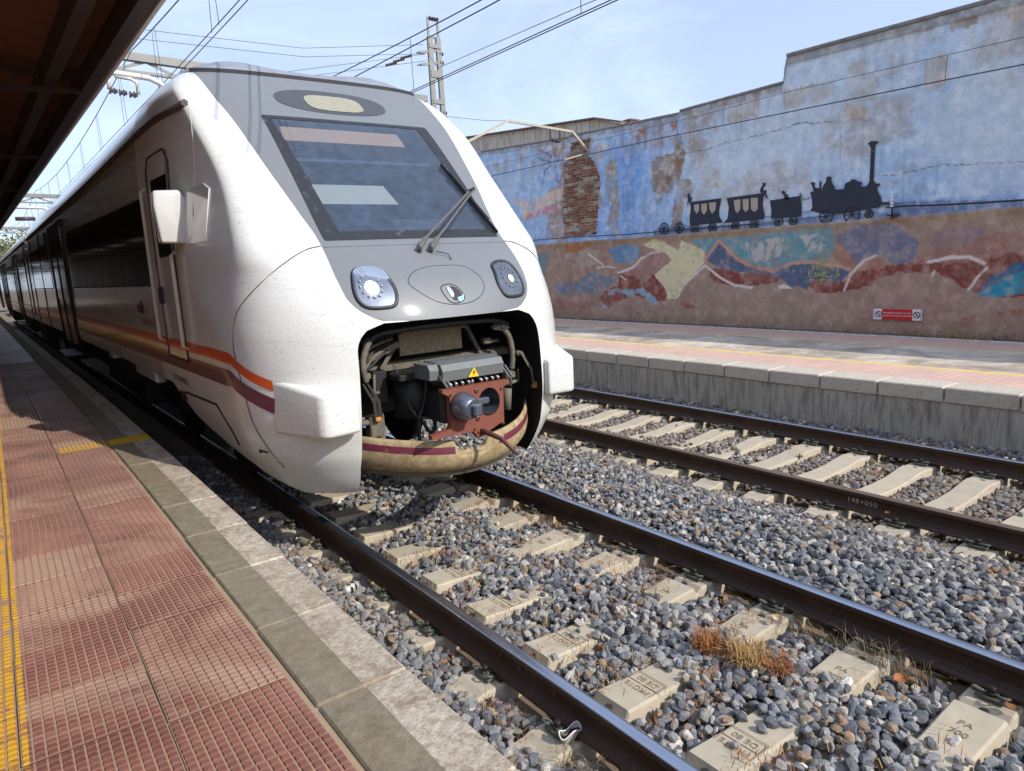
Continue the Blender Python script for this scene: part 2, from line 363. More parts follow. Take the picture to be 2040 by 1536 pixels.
# ================================================================== rails
q = NT('rail_rust'); v = q.pos()
c = q.mix(q.noise(v, 14, 6, .7), s2l(48, 34, 28), s2l(86, 64, 52)); q.bump(q.noise(v, 120, 4), .25, .002)
RRUST = q.set(Base_Color=c, Roughness=.62, Metallic=.25)
q = NT('rail_polished'); v = q.coord('Object', (60, 1.2, 1))
RTOP = q.set(Base_Color=q.mix(q.noise(v, 3, 4), s2l(150, 156, 172), s2l(196, 202, 214)), Roughness=.26, Metallic=.95)
q = NT('rail_dull'); v = q.coord('Object', (60, 1.2, 1))
RDULL = q.set(Base_Color=q.mix(q.noise(v, 3, 4), s2l(104, 84, 70), s2l(136, 116, 100)), Roughness=.5, Metallic=.5)
def rail_profile():
    h = [(-.07, -.16), (-.07, -.149), (-.03, -.137), (-.010, -.125), (-.008, -.11), (-.008, -.055), (-.012, -.046), (-.034, -.038), (-.036, -.034), (-.036, -.012), (-.034, -.006), (-.028, -.0015), (-.015, 0)]
    return h + [(-x, z) for x, z in h[::-1]]
def rail(name, x0, top, label, bend):
    pr = rail_profile(); ys = np.concatenate([[-6], np.arange(-2, 20, 1.0), np.arange(20, 62, 6)])
    P = np.array([[(x0 + (bxs(y) if bend else 0) + a, y, b) for a, b in pr + pr[:1]] for y in ys])
    m = MB().grid(P, 0, True); n = len(pr)
    o = m.build(name, [RRUST, top]); me = o.data
    nx = len(pr)
    mi = [1 if 10 <= (k % nx) <= 14 else 0 for k in range(len(me.polygons))]
    me.polygons.foreach_set('material_index', mi)
    me.polygons.foreach_set('use_smooth', [((k % nx) not in (0, 6, 7, 17, 18, 24, 25)) for k in range(len(me.polygons))])
    return tag(o, label, 'rail', 'running rails')
RA = rail('rail', XA, RTOP, 'rail of the near track closest to the red tiled platform', True)
RB = rail('rail', XA + G2, RTOP, 'shiny rail of the near track on the side away from the red platform', True)
RC = rail('rail', XC, RDULL, 'dull brown rail chalked 148+050, on the near side of the far track', False)
RD = rail('rail', XC + G2, RTOP, 'rail of the far track beside the far platform wall', False)
put_text('chalk_marking', '148+050', .062, (XC - .0115, 2.75, -.085), (0, -1, 0), (0, 0, 1), mat('chalk', s2l(190, 178, 160), .95), RC, .0006, space=1.15)
for y in (2.867, 2.697, 2.418):
    m = MB(); m.cyl((XA - .008, y, -.068), (XA - .024, y, -.068), .012, 10); m.build('bolt', MATS['rust_iron'], RA)
# ================================================================== sleepers
q = NT('sleeper_concrete'); w = q.pos(); oi = q.n('ShaderNodeObjectInfo').outputs['Random']
c = q.mix(q.noise(w, 9, 6, .65), s2l(156, 144, 124), s2l(200, 188, 166)); c = q.mix(q.math('MULTIPLY', oi, .3), c, s2l(160, 150, 132))
c = q.mix(q.math('MULTIPLY', q.ramp(q.noise(w, 26, 6, .75), .6, .72), .5), c, s2l(112, 94, 72)); q.bump(q.noise(w, 140, 5, .7), .3, .002)
SLP = q.set(Base_Color=c, Roughness=.9)
SEATX = G2 / 2
def sleeper_mesh(kind):
    if kind == 1:
        st = [(-1.30, -.235), (-1.27, -.205), (-1.10, -.195), (-1.06, -.181), (-.80, -.181), (-.70, -.183), (-.665, -.215), (-.645, -.215), (-.62, -.165), (-.30, -.183), (0, -.19)]
    else:
        st = [(-1.30, -.235), (-1.27, -.205), (-1.10, -.195), (-1.06, -.181), (-.66, -.181), (-.62, -.172), (-.50, -.176), (-.25, -.207), (0, -.214)]
    st = st + [(-a, b) for a, b in st[:-1][::-1]]
    P = []
    for x, z in st:
        w = .118 if abs(x) > .5 else .112; P.append([(x, -w - .03, -.42), (x, -w, z - .012), (x, -w + .012, z), (x, w - .012, z), (x, w, z - .012), (x, w + .03, -.42)])
    m = MB().grid(np.array(P), 0, False, True)
    n = len(st); m.f.append(tuple(range(6))); m.mi.append(0); m.sm.append(False); m.f.append(tuple((n - 1) * 6 + k for k in range(6))[::-1]); m.mi.append(0); m.sm.append(False)
    return m
mat('clip_steel', s2l(92, 94, 82), .6, .2, var=.25, scale=30)
mat('pad_black', (.02, .02, .022), .7)
def clip_mb():
    m = MB(); P = []
    for k in range(15):                                   # left loop
        a = math.radians(-60 + k * 22); P.append((-.018 + .026 * math.cos(a) * .8, -.052 - .026 * math.sin(a) * 1.0, .022 + .020 * math.sin(a * .5)))
    m.tube(P, .0065, 7)
    P = []
    for k in range(15):
        a = math.radians(-60 + k * 22); P.append((-.018 + .026 * math.cos(a) * .8, .052 + .026 * math.sin(a) * 1.0, .022 + .020 * math.sin(a * .5)))
    m.tube(P, .0065, 7)
    m.tube([(-.01, -.03, .02), (.018, -.018, .022), (.018, .018, .022), (-.01, .03, .02)], .0065, 7)
    m.box((-.006, 0, .004), (.05, .13, .016), ch=.003)
    return m
def bolt_mb():
    m = MB(); m.cyl((0, 0, .012), (0, 0, .03), .021, 12); m.cyl((0, 0, .03), (0, 0, .055), .0155, 6); return m
CL, BO, PD, PG = clip_mb(), bolt_mb(), MB().box((0, 0, 0), (.16, .19, .012)), MB().cyl((0, 0, -.004), (0, 0, .003), .021, 14)
clip_me = CL.build('rail_clip', MATS['clip_steel']); bolt_me = BO.build('bolt', MATS['steel_dark']); pad_me = PD.build('rail_pad', MATS['pad_black']); plug_me = PG.build('plug', MATS['steel_dark'])
Y1 = [5.284 + .6 * k for k in range(2, 0, -1)] + [5.284, 4.699, 4.111, 3.516, 2.902, 2.302, 1.71, 1.129, .53, -.07]
Y2 = [8.313 + .605 * k for k in range(16, 0, -1)] + [8.313, 7.706, 7.082, 6.468, 5.891, 5.278, 4.703, 4.15, 3.606, 3.003, 2.43, 1.857, 1.26, .66]
S1 = sleeper_mesh(1).build('sleeper_body', SLP).data; S2 = sleeper_mesh(2).build('sleeper_body', SLP).data
CLM, BOM, PDM, PGM = [o.data for o in (clip_me, bolt_me, pad_me, plug_me)]
for o in [o for o in COL.objects if o.parent is None and o.data in (CLM, BOM, PDM, PGM, S1, S2)]: bpy.data.objects.remove(o)
LSHADE = mat('letter_shade', s2l(128, 110, 84), .95)  # darker tone stands in for the shadow of the raised letters
def sleeper(x, y, me, label, group, near, tz=0.):
    t = thing('sleeper', label, 'sleeper', (x, y, tz), group); t.rotation_euler = (0, 0, random.uniform(-.006, .006))
    def ch(nm, m, loc, rz=0., rx=0.):
        o = bpy.data.objects.new(nm, m); COL.objects.link(o); o.parent = t; o.location = loc; o.rotation_euler = (rx, 0, rz); return o
    ch('sleeper_body', me, (0, 0, 0))
    for sg in (-1, 1):
        ch('rail_pad', PDM, (sg * SEATX, 0, -.170))
        for k in (-1, 1):
            if not near and k == 1: continue
            xx = sg * SEATX + k * .105
            ch('rail_clip', CLM, (xx, 0, -.168), 0 if k < 0 else math.pi); ch('bolt', BOM, (xx, 0, -.165))
            if k == -1 and sg == 1 or k == 1 and sg == -1: ch('plug', PGM, (sg * SEATX + k * .215, random.uniform(-.01, .01), -.181))
    return t
n_front = 0
for k, y in enumerate(Y1):
    vis = y < 6.0
    if vis: lab = 'concrete sleeper of the near track, %s out from under the train nose' % ORD[max(0, int(round((5.9 - y) / .6)))]
    else: lab = 'concrete sleeper in the dark under the train'
    t = sleeper(XA + SEATX + bxs(y), y, S1, lab, 'sleepers of the near track' if vis else 'sleepers under the train', y < 6)
    if y < 4.4 and y > .4:
        o = put_text('cast_lettering', 'PROTE', .052, (-.44, 0, 0), (0, 1, 0), (-1, 0, 0), LSHADE, None, .0006); o.parent = t; o.location = (0, 0, -.1735)
        o = put_text('cast_lettering', 'DE 80', .052, (-.36, 0, 0), (0, 1, 0), (-1, 0, 0), LSHADE, None, .0006); o.parent = t; o.location = (0, 0, -.1775)
        m = MB()
        for xx in (-.482, -.40, -.32): m.box((xx, 0, 0), (.004, .19, .0012))
        for yy in (-.095, .095): m.box((-.40, yy, 0), (.165, .004, .0012))
        o = m.build('cast_frame', LSHADE); o.parent = t; o.location = (0, 0, -.1745)
        o = put_text('cast_lettering', 'PA', .055, (.47, 0, 0), (0, -1, 0), (1, 0, 0), LSHADE, None, .0006); o.parent = t; o.location = (0, 0, -.1715)
        o = put_text('cast_lettering', '700', .055, (.39, 0, 0), (0, -1, 0), (1, 0, 0), LSHADE, None, .0006); o.parent = t; o.location = (0, 0, -.1755)
for k, y in enumerate(Y2):
    n = len(Y2) - 1 - k
    sleeper(XC + SEATX, y, S2, 'concrete sleeper of the far track, %s counting from the right edge' % ORD[n], 'sleepers of the far track', y < 10)
# ================================================================== ballast stones
phi = (1 + 5 ** .5) / 2
ICO = np.array([(-1, phi, 0), (1, phi, 0), (-1, -phi, 0), (1, -phi, 0), (0, -1, phi), (0, 1, phi), (0, -1, -phi), (0, 1, -phi), (phi, 0, -1), (phi, 0, 1), (-phi, 0, -1), (-phi, 0, 1)]) / math.sqrt(1 + phi * phi)
ICF = np.array([(0, 11, 5), (0, 5, 1), (0, 1, 7), (0, 7, 10), (0, 10, 11), (1, 5, 9), (5, 11, 4), (11, 10, 2), (10, 7, 6), (7, 1, 8), (3, 9, 4), (3, 4, 2), (3, 2, 6), (3, 6, 8), (3, 8, 9), (4, 9, 5), (2, 4, 11), (6, 2, 10), (8, 6, 7), (9, 8, 1)])
def chop(p, r):
    for _ in range(7):                                     # cleave flat faces off the lump
        n_ = r.normal(size=3); n_ /= np.linalg.norm(n_); d_ = r.uniform(.5, .85); h_ = p @ n_; p = p - np.outer(np.maximum(h_ - d_, 0), n_)
    return p * r.uniform(.8, 1.3, 3) * np.array([1.15, 1.0, .85]) * 1.12
# finer lump for the stones in the foreground
ED = {}; V2 = [tuple(v) for v in ICO]; F2 = []
def midp(a_, b_):
    k_ = (min(a_, b_), max(a_, b_))
    if k_ not in ED: p_ = (ICO[a_] + ICO[b_]) / 2; ED[k_] = len(V2); V2.append(tuple(p_ / np.linalg.norm(p_)))
    return ED[k_]
for a_, b_, c_ in ICF:
    x_, y_, z_ = midp(a_, b_), midp(b_, c_), midp(c_, a_); F2 += [(a_, x_, z_), (b_, y_, x_), (c_, z_, y_), (x_, y_, z_)]
V2 = np.array(V2); F2 = np.array(F2)
NV = 40; base = []; base2 = np.array([chop(V2 + np.random.default_rng(300 + k).normal(0, .07, V2.shape), np.random.default_rng(600 + k)) for k in range(40)])
for k in range(NV):
    r = np.random.default_rng(900 + k); base.append(chop(ICO + r.normal(0, .16, ICO.shape), r))
base = np.array(base)
def qrot(n, rng):
    u = rng.random((n, 3)); a, b, c = np.sqrt(1 - u[:, 0]), np.sqrt(u[:, 0]), 2 * np.pi
    w, x, y, z = a * np.sin(c * u[:, 1]), a * np.cos(c * u[:, 1]), b * np.sin(c * u[:, 2]), b * np.cos(c * u[:, 2])
    return np.stack([np.stack([1 - 2 * (y * y + z * z), 2 * (x * y - z * w), 2 * (x * z + y * w)], -1), np.stack([2 * (x * y + z * w), 1 - 2 * (x * x + z * z), 2 * (y * z - x * w)], -1), np.stack([2 * (x * z - y * w), 2 * (y * z + x * w), 1 - 2 * (x * x + y * y)], -1)], 1)
def scatter(x0, x1, y0, y1, step, lift, r0, r1, seed):
    rng = np.random.default_rng(seed); nx, ny = int((x1 - x0) / step), int((y1 - y0) / step)
    gx, gy = np.meshgrid(np.arange(nx), np.arange(ny)); X = x0 + (gx + rng.uniform(-.1, 1.1, gx.shape)) * step; Y = y0 + (gy + rng.uniform(-.1, 1.1, gx.shape)) * step
    X, Y = X.ravel(), Y.ravel(); Rr = r0 + (r1 - r0) * rng.beta(2, 2.6, len(X))
    return X, Y, Rr, rng.normal(lift, .008, len(X))
parts = [scatter(1.08, 8.0, .3, 6.2, .041, -.012, .016, .034, 1), scatter(1.08, 8.0, .3, 6.2, .049, .010, .017, .038, 2),
         scatter(3.7, 8.0, 6.2, 12, .048, -.006, .020, .036, 3), scatter(3.7, 8.0, 6.2, 12, .075, .012, .020, .036, 4), scatter(5.0, 8.0, 12, 20, .075, .0, .028, .045, 5), scatter(1.1, 3.7, 6.2, 9.5, .06, .0, .024, .042, 6)]
X, Y, Rr, dz = [np.concatenate(a) for a in zip(*parts)]
rng = np.random.default_rng(5)
hn = fbm((400, 200), (14, 7), rng, 4)                        # gentle humps
hump = hn[np.clip(((Y + .5) / 21 * 399).astype(int), 0, 399), np.clip(((X - 1) / 7.1 * 199).astype(int), 0, 199)]
Hh = ball_h(X) + (hump - .5) * .06 + dz
keep = np.ones(len(X), bool)
for xr in (XA, XA + G2, XC, XC + G2): keep &= (np.abs(X - xr - np.where(xr < 4, BX(Y), 0)) > .085)
def top1(d):
    d = np.abs(d); return np.interp(d, [0, .3, .62, .64, .7, 1.06, 1.3], [-.19, -.183, -.165, -.2, -.183, -.181, -.235])
def top2(d):
    d = np.abs(d); return np.interp(d, [0, .25, .5, .62, 1.06, 1.3], [-.214, -.207, -.176, -.172, -.181, -.235])
for ysl, ax, tp in ((Y1, XA + SEATX, top1), (Y2, XC + SEATX, top2)):
    for y in ysl:
        d = X - ax; m_ = (np.abs(Y - y) < .135 + Rr * .5) & (np.abs(d) < 1.3)
        keep &= ~(m_ & (Hh < tp(d) + .0) & (rng.random(len(X)) > .004))
        on = m_ & keep & (Hh < tp(d) + Rr * .4); Hh[on] = tp(d)[on] + Rr[on] * .5
        seat = m_ & (np.abs(np.abs(d) - SEATX) < .2); keep &= ~seat
X, Y, Rr, Hh, hump = X[keep], Y[keep], Rr[keep], Hh[keep], hump[keep]; N = len(X)
near = (Y < 2.7) & (Hh > ball_h(X) - .012); order = np.argsort(~near, kind='stable'); X, Y, Rr, Hh, hump = X[order], Y[order], Rr[order], Hh[order], hump[order]; NN_ = int(near.sum())
def stones(bs, sl, n):
    V = bs[rng.integers(0, len(bs), n)] * Rr[sl][:, None, None]; V = np.einsum('nij,nkj->nki', qrot(n, rng), V); V[:, :, 2] *= .88
    return V + np.stack([X[sl], Y[sl], Hh[sl]], -1)[:, None, :]
Va, Vb = stones(base2, slice(0, NN_), NN_), stones(base, slice(NN_, N), N - NN_); ka = len(V2)
V = np.concatenate([Va.reshape(-1, 3), Vb.reshape(-1, 3)])
F = np.concatenate([(F2[None] + (np.arange(NN_) * ka)[:, None, None]).reshape(-1, 3), (ICF[None] + (NN_ * ka + np.arange(N - NN_) * 12)[:, None, None]).reshape(-1, 3)])
me = bpy.data.meshes.new('ballast_stones'); me.vertices.add(len(V)); me.vertices.foreach_set('co', V.reshape(-1)); me.loops.add(len(F) * 3); me.loops.foreach_set('vertex_index', F.reshape(-1).astype(np.int32))
me.polygons.add(len(F)); me.polygons.foreach_set('loop_start', np.arange(len(F), dtype=np.int32) * 3); me.update(calc_edges=True); me.polygons.foreach_set('use_smooth', np.zeros(len(F), bool))
REP = np.concatenate([np.full(NN_, ka), np.full(N - NN_, 12)])
pal = np.array([s2l(*c_) for c_ in ((126, 128, 132), (106, 110, 116), (146, 146, 144), (160, 154, 144), (92, 94, 100), (136, 118, 100), (180, 176, 166), (150, 126, 102), (116, 120, 128), (204, 200, 190))])
wgt = np.array([.22, .2, .14, .1, .12, .07, .06, .03, .04, .02]); colr = pal[rng.choice(len(pal), N, p=wgt)]
wX = np.clip(1 - np.minimum(np.abs(X - XC), np.abs(X - XC - G2)) / .75, 0, 1) * .8 + np.clip(1 - np.abs(X - XC - .87) / .8, 0, 1) * .8
wX = np.maximum(wX, np.clip(1 - np.abs(X - XA) / .45, 0, 1) * .6); wX = np.maximum(wX, np.clip(1 - np.abs(X - XA - G2) / .3, 0, 1) * .5)
wX = np.maximum(wX, .35 * np.clip((hump - .5) * 4, 0, 1))
dust = np.array(s2l(132, 112, 92)); t_ = np.clip(wX * rng.uniform(.3, 1.1, N), 0, .85)[:, None]
colr = (colr * (1 - t_) + dust * t_) * rng.uniform(.75, 1.2, (N, 1))
at_ = me.color_attributes.new('stone', 'FLOAT_COLOR', 'POINT'); at_.data.foreach_set('color', np.repeat(np.concatenate([colr, np.ones((N, 1))], 1), REP, 0).astype(np.float32).reshape(-1))
q = NT('ballast_rock'); a = q.n('ShaderNodeAttribute'); a.attribute_name = 'stone'; v = q.pos(); n1 = q.noise(v, 70, 6, .7)
q.bump(q.noise(v, 130, 5, .7), .5, .006)
me.materials.append(q.set(Base_Color=q.mix(q.ramp(n1, .3, .75), q.mix(1.0, a.outputs['Color'], (.62, .62, .64), 'MULTIPLY'), q.mix(1.0, a.outputs['Color'], (1.35, 1.33, 1.3), 'MULTIPLY')), Roughness=.85))
tag(link('ballast', me), 'grey crushed stone ballast heaped between the sleepers and rails', 'ballast', kind='stuff')
# ================================================================== the painted boundary wall
UP=[
('brown',[(11.786, 4.992), (10.505, 4.855), (10.448, 4.441), (10.809, 4.34), (11.113, 4.42), (11.43, 4.371), (11.75, 4.587)]),
('tan',[(12.179, 4.724), (11.792, 4.761), (11.709, 4.347), (11.904, 4.207), (12.14, 4.411)]),
('sat',[(12.649, 4.939), (11.743, 4.852), (11.704, 4.546), (11.248, 4.376), (11.192, 3.811), (11.313, 3.493), (11.597, 3.253), (11.52, 2.528), (13.145, 2.538), (13.063, 3.177), (12.879, 3.739), (12.97, 4.108), (12.749, 4.362)]),
('sat2',[(12.383, 4.585), (11.751, 4.554), (11.48, 4.213), (11.54, 3.653), (11.788, 3.203), (12.248, 2.645), (12.296, 3.462), (12.405, 3.965)]),
('plaster',[(12.755, 4.221), (12.391, 4.345), (12.296, 3.462), (12.301, 2.559), (12.61, 2.56), (12.756, 2.861), (12.586, 3.207), (12.728, 3.579)]),
('plaster',[(11.254, 4.115), (10.854, 4.187), (10.514, 4.168), (10.479, 3.593), (10.782, 3.304), (11.201, 3.381), (11.308, 3.693)]),
('crackle',[(10.905, 3.742), (10.606, 3.608), (10.652, 3.323), (10.824, 3.374)]),
('stain',[(10.614, 4.562), (10.385, 4.555), (10.307, 4.138), (10.415, 3.712), (10.441, 3.269), (10.318, 3.064), (10.406, 2.62), (10.707, 2.509), (10.657, 2.966), (10.523, 3.47), (10.6, 3.991)]),
('plaster',[(10.416, 3.617), (10.109, 3.548), (10.071, 3.324), (10.235, 3.184), (10.442, 3.221), (10.524, 3.406)]),
('pl2',[(14.843, 4.738), (14.478, 4.647), (14.383, 4.216), (14.644, 3.94), (15.029, 3.826), (15.079, 2.591), (14.483, 2.518), (14.401, 3.912), (14.217, 4.496), (14.352, 4.742), (14.639, 5.013)]),
('tan',[(17.396, 4.941), (17.029, 4.805), (17.193, 4.657), (17.412, 4.772)]),
('tan',[(16.871, 4.909), (16.646, 4.96), (16.614, 4.499), (16.904, 4.536)]),
('tan',[(16.283, 5.03), (15.97, 5.023), (16.061, 4.754), (16.233, 4.778)]),
('tan',[(14.583, 4.928), (14.282, 4.918), (14.236, 4.687), (14.536, 4.693)]),
('tan',[(15.623, 4.693), (15.423, 4.704), (15.525, 4.201), (15.658, 4.217)]),
('flesh',[(16.601, 3.806), (16.31, 3.839), (16.042, 3.667), (15.497, 3.675), (15.032, 3.787), (14.649, 3.863), (14.331, 3.866), (14.347, 3.599), (14.669, 3.534), (15.184, 3.444), (15.596, 3.237), (16.014, 3.138), (16.22, 3.204), (16.06, 3.441)]),
('pink',[(16.007, 3.229), (15.517, 3.393), (14.926, 3.46), (14.428, 3.453), (14.402, 3.373), (14.939, 3.263), (15.465, 3.186), (15.944, 3.141)]),
('flesh',[(13.058, 4.548), (12.942, 4.778), (12.784, 4.788), (12.661, 4.629), (12.797, 4.474), (13.01, 4.434)]),
('rust',[(11.564, 4.887), (11.395, 4.889), (11.42, 4.796), (11.558, 4.771)]),
('rust',[(10.673, 4.855), (10.485, 4.852), (10.466, 4.693), (10.633, 4.66)]),
('tan',[(9.215, 4.965), (8.493, 4.992), (8.522, 4.562), (9.101, 4.52), (9.214, 4.571)]),
('lich',[(9.84, 5.076), (9.216, 5.055), (8.775, 5.052), (8.021, 5.032), (7.988, 4.968), (8.562, 4.948), (8.882, 4.927), (9.368, 4.965), (9.84, 4.936)]),
('tan',[(7.866, 5.356), (7.709, 5.454), (6.821, 5.437), (5.681, 5.398), (5.352, 5.375), (5.394, 5.294), (5.702, 5.333), (6.073, 5.362), (6.711, 5.459), (6.959, 5.344), (7.339, 5.335)]),
('brown',[(5.643, 5.364), (5.374, 5.358), (5.37, 5.265), (5.579, 5.264)]),
('tan2',[(5.488, 4.828), (5.144, 4.836), (5.123, 4.438), (5.253, 4.327), (5.466, 4.372)]),
('tan2',[(6.789, 4.446), (6.426, 4.348), (6.392, 4.162), (6.611, 4.151), (6.784, 4.288)]),
('tan',[(8.019, 4.919), (6.973, 4.853), (6.937, 4.608), (7.38, 4.565), (7.948, 4.567)]),
('brown',[(5.148, 5.339), (4.737, 5.31), (4.73, 5.176), (4.986, 5.181), (5.117, 5.172)]),
('tan2',[(4.471, 5.296), (4.178, 5.314), (4.168, 5.164), (4.434, 5.027)]),
('smoke',[(6.289, 3.746), (6.363, 3.837), (6.559, 3.95), (6.417, 4.005), (6.161, 4.026), (6.087, 3.902), (6.173, 3.76)]),
('deep',[(11.277, 2.55), (8.409, 2.47), (6.91, 2.525), (5.951, 2.689), (4.006, 2.657), (3.991, 2.42), (5.941, 2.446), (8.409, 2.47)]),
('dusk',[(5.951, 2.689), (3.999, 2.539), (3.992, 2.428), (5.97, 2.418)]),
('dusk',[(11.277, 2.571), (9.83, 2.571), (6.129, 2.553), (5.943, 2.507), (5.94, 2.431), (11.279, 2.447)]),
]
LO=[
('teal',[(15.525, 2.221), (14.961, 2.267), (14.943, 2.046), (15.14, 1.739), (15.233, 1.529), (15.521, 1.483)]),
('blue',[(12.685, 2.168), (12.548, 2.243), (12.241, 2.271), (11.777, 2.296), (11.538, 2.107), (11.664, 1.933), (11.915, 1.851), (12.213, 1.842), (12.428, 1.898), (12.556, 2.026)]),
('blue2',[(14.797, 1.42), (14.212, 1.469), (13.808, 1.412), (13.308, 1.667), (12.845, 1.562), (12.444, 1.45), (12.674, 1.262), (13.144, 1.082), (13.623, 1.145), (14.339, 1.061), (14.755, 1.225)]),
('redw',[(14.989, 1.0), (13.832, 0.943), (13.152, 0.886), (13.448, 0.716), (14.899, 0.684)]),
('mauve',[(12.289, 1.628), (11.626, 1.843), (11.143, 2.061), (10.726, 2.06), (10.654, 1.899), (11.169, 1.554), (11.002, 1.388), (11.476, 1.332), (12.14, 1.428)]),
('maroon',[(12.348, 1.679), (11.965, 1.567), (11.475, 1.392), (11.153, 1.595), (10.814, 1.212), (10.818, 0.967), (11.166, 0.927), (11.811, 1.09), (12.241, 0.962), (12.693, 0.765), (13.008, 0.953), (12.861, 1.148), (12.316, 1.337)]),
('lblue',[(12.987, 0.791), (12.884, 1.051), (12.496, 1.224), (11.975, 1.224), (11.641, 1.26), (11.241, 1.123), (11.119, 0.928), (11.247, 0.842), (11.484, 1.019), (11.726, 1.139), (11.982, 1.015), (12.253, 1.149), (12.573, 1.072), (12.803, 0.763)]),
('cream',[(11.478, 2.269), (11.137, 2.378), (10.834, 2.293), (10.468, 2.072), (10.372, 2.29), (10.111, 2.21), (9.736, 2.04), (9.771, 1.771), (10.012, 1.573), (10.246, 1.314), (10.481, 1.04), (10.795, 1.003), (10.814, 1.2), (11.177, 1.554), (10.654, 1.887), (10.838, 2.048), (11.142, 2.136), (11.415, 2.207)]),
('teal2',[(10.111, 2.292), (9.374, 2.32), (8.691, 2.3), (7.894, 2.348), (6.92, 2.356), (6.804, 2.04), (6.941, 1.771), (7.612, 1.688), (8.047, 1.601), (8.508, 1.713), (8.87, 1.889), (9.309, 2.264), (9.636, 1.961), (9.939, 2.147)]),
('tealp',[(8.75, 2.181), (8.281, 2.191), (7.891, 2.203), (7.806, 1.985), (7.994, 1.807), (8.508, 1.774), (8.689, 1.995)]),
('tealp',[(7.544, 2.211), (7.112, 2.25), (6.996, 1.958), (7.382, 1.919)]),
('navy',[(9.703, 1.866), (9.329, 2.223), (9.056, 1.948), (8.566, 1.664), (8.102, 1.553), (7.612, 1.698), (7.098, 1.707), (6.539, 1.577), (6.735, 1.351), (7.266, 1.365), (7.38, 1.203), (7.55, 1.286), (7.699, 1.252), (7.932, 1.421), (8.685, 1.574), (9.309, 1.651)]),
('maroon',[(9.703, 1.704), (9.296, 1.651), (8.685, 1.559), (8.215, 1.505), (7.932, 1.401), (8.014, 1.332), (8.533, 1.285), (8.866, 1.317), (9.18, 1.346), (9.504, 1.386)]),
('brownred',[(6.854, 1.768), (6.808, 2.168), (6.426, 1.664), (6.248, 1.747), (6.027, 1.74), (5.935, 1.607), (6.375, 1.506), (6.516, 1.576)]),
('maroon',[(7.368, 1.333), (7.14, 1.426), (6.697, 1.351), (6.515, 1.554), (6.197, 1.569), (5.935, 1.615), (5.36, 1.717), (5.125, 1.709), (4.395, 1.723), (3.929, 1.75), (3.864, 1.748), (3.822, 1.1), (4.084, 1.078), (4.36, 1.115), (4.503, 1.153), (4.725, 1.254), (4.881, 1.397), (5.114, 1.482), (5.678, 1.536), (6.016, 1.455), (6.187, 1.302), (6.457, 1.222), (6.835, 1.157), (7.235, 1.175)]),
('redpl',[(5.368, 1.884), (5.14, 1.995), (4.587, 2.005), (3.891, 2.15), (3.863, 1.722), (4.393, 1.684), (5.123, 1.668), (5.519, 1.659)]),
('lilac',[(5.263, 1.982), (5.148, 2.158), (4.778, 2.213), (4.491, 2.173), (4.516, 2.001), (4.833, 1.879), (5.25, 1.878)]),
('slate',[(6.827, 2.169), (6.451, 2.354), (6.096, 2.384), (5.795, 2.306), (5.583, 2.166), (5.406, 2.002), (5.452, 1.796), (5.6, 1.657), (5.809, 1.664), (6.021, 1.809), (6.248, 1.739), (6.44, 1.655)]),
('deepblue',[(4.531, 1.153), (4.375, 1.371), (4.145, 1.53), (3.857, 1.628), (3.847, 1.478), (4.17, 1.388), (4.4, 1.213)]),
('cyan',[(4.52, 1.141), (4.367, 1.245), (4.17, 1.388), (3.849, 1.515), (3.827, 1.175), (4.086, 1.117), (4.271, 1.08), (4.429, 1.102)]),
('white',[(7.974, 1.282), (7.875, 1.312), (7.711, 1.276), (7.699, 1.222), (7.973, 1.223)]),
('rust',[(14.259, 2.457), (13.463, 2.447), (13.087, 2.395), (13.326, 2.312), (13.474, 2.203), (14.274, 2.191)]),
('mortar',[(14.276, 2.157), (13.472, 2.254), (13.004, 2.17), (13.113, 1.791), (13.791, 1.743), (14.295, 1.822)]),
('redspot',[(4.718, 0.786), (4.538, 0.832), (4.521, 0.711), (4.617, 0.626), (4.727, 0.6)]),
('redspot',[(4.085, 0.66), (3.958, 0.673), (3.97, 0.595), (4.053, 0.583)]),
('redspot',[(4.224, 0.88), (4.09, 0.903), (4.084, 0.817), (4.204, 0.821)]),
('redspot',[(9.706, 1.02), (9.438, 1.022), (9.452, 0.886), (9.373, 0.779), (9.571, 0.856)]),
('redspot',[(10.482, 0.925), (10.192, 0.986), (9.982, 0.849), (10.266, 0.786)]),
('redspot',[(4.039, 0.904), (3.875, 0.908), (3.868, 0.8), (4.017, 0.819)]),
]
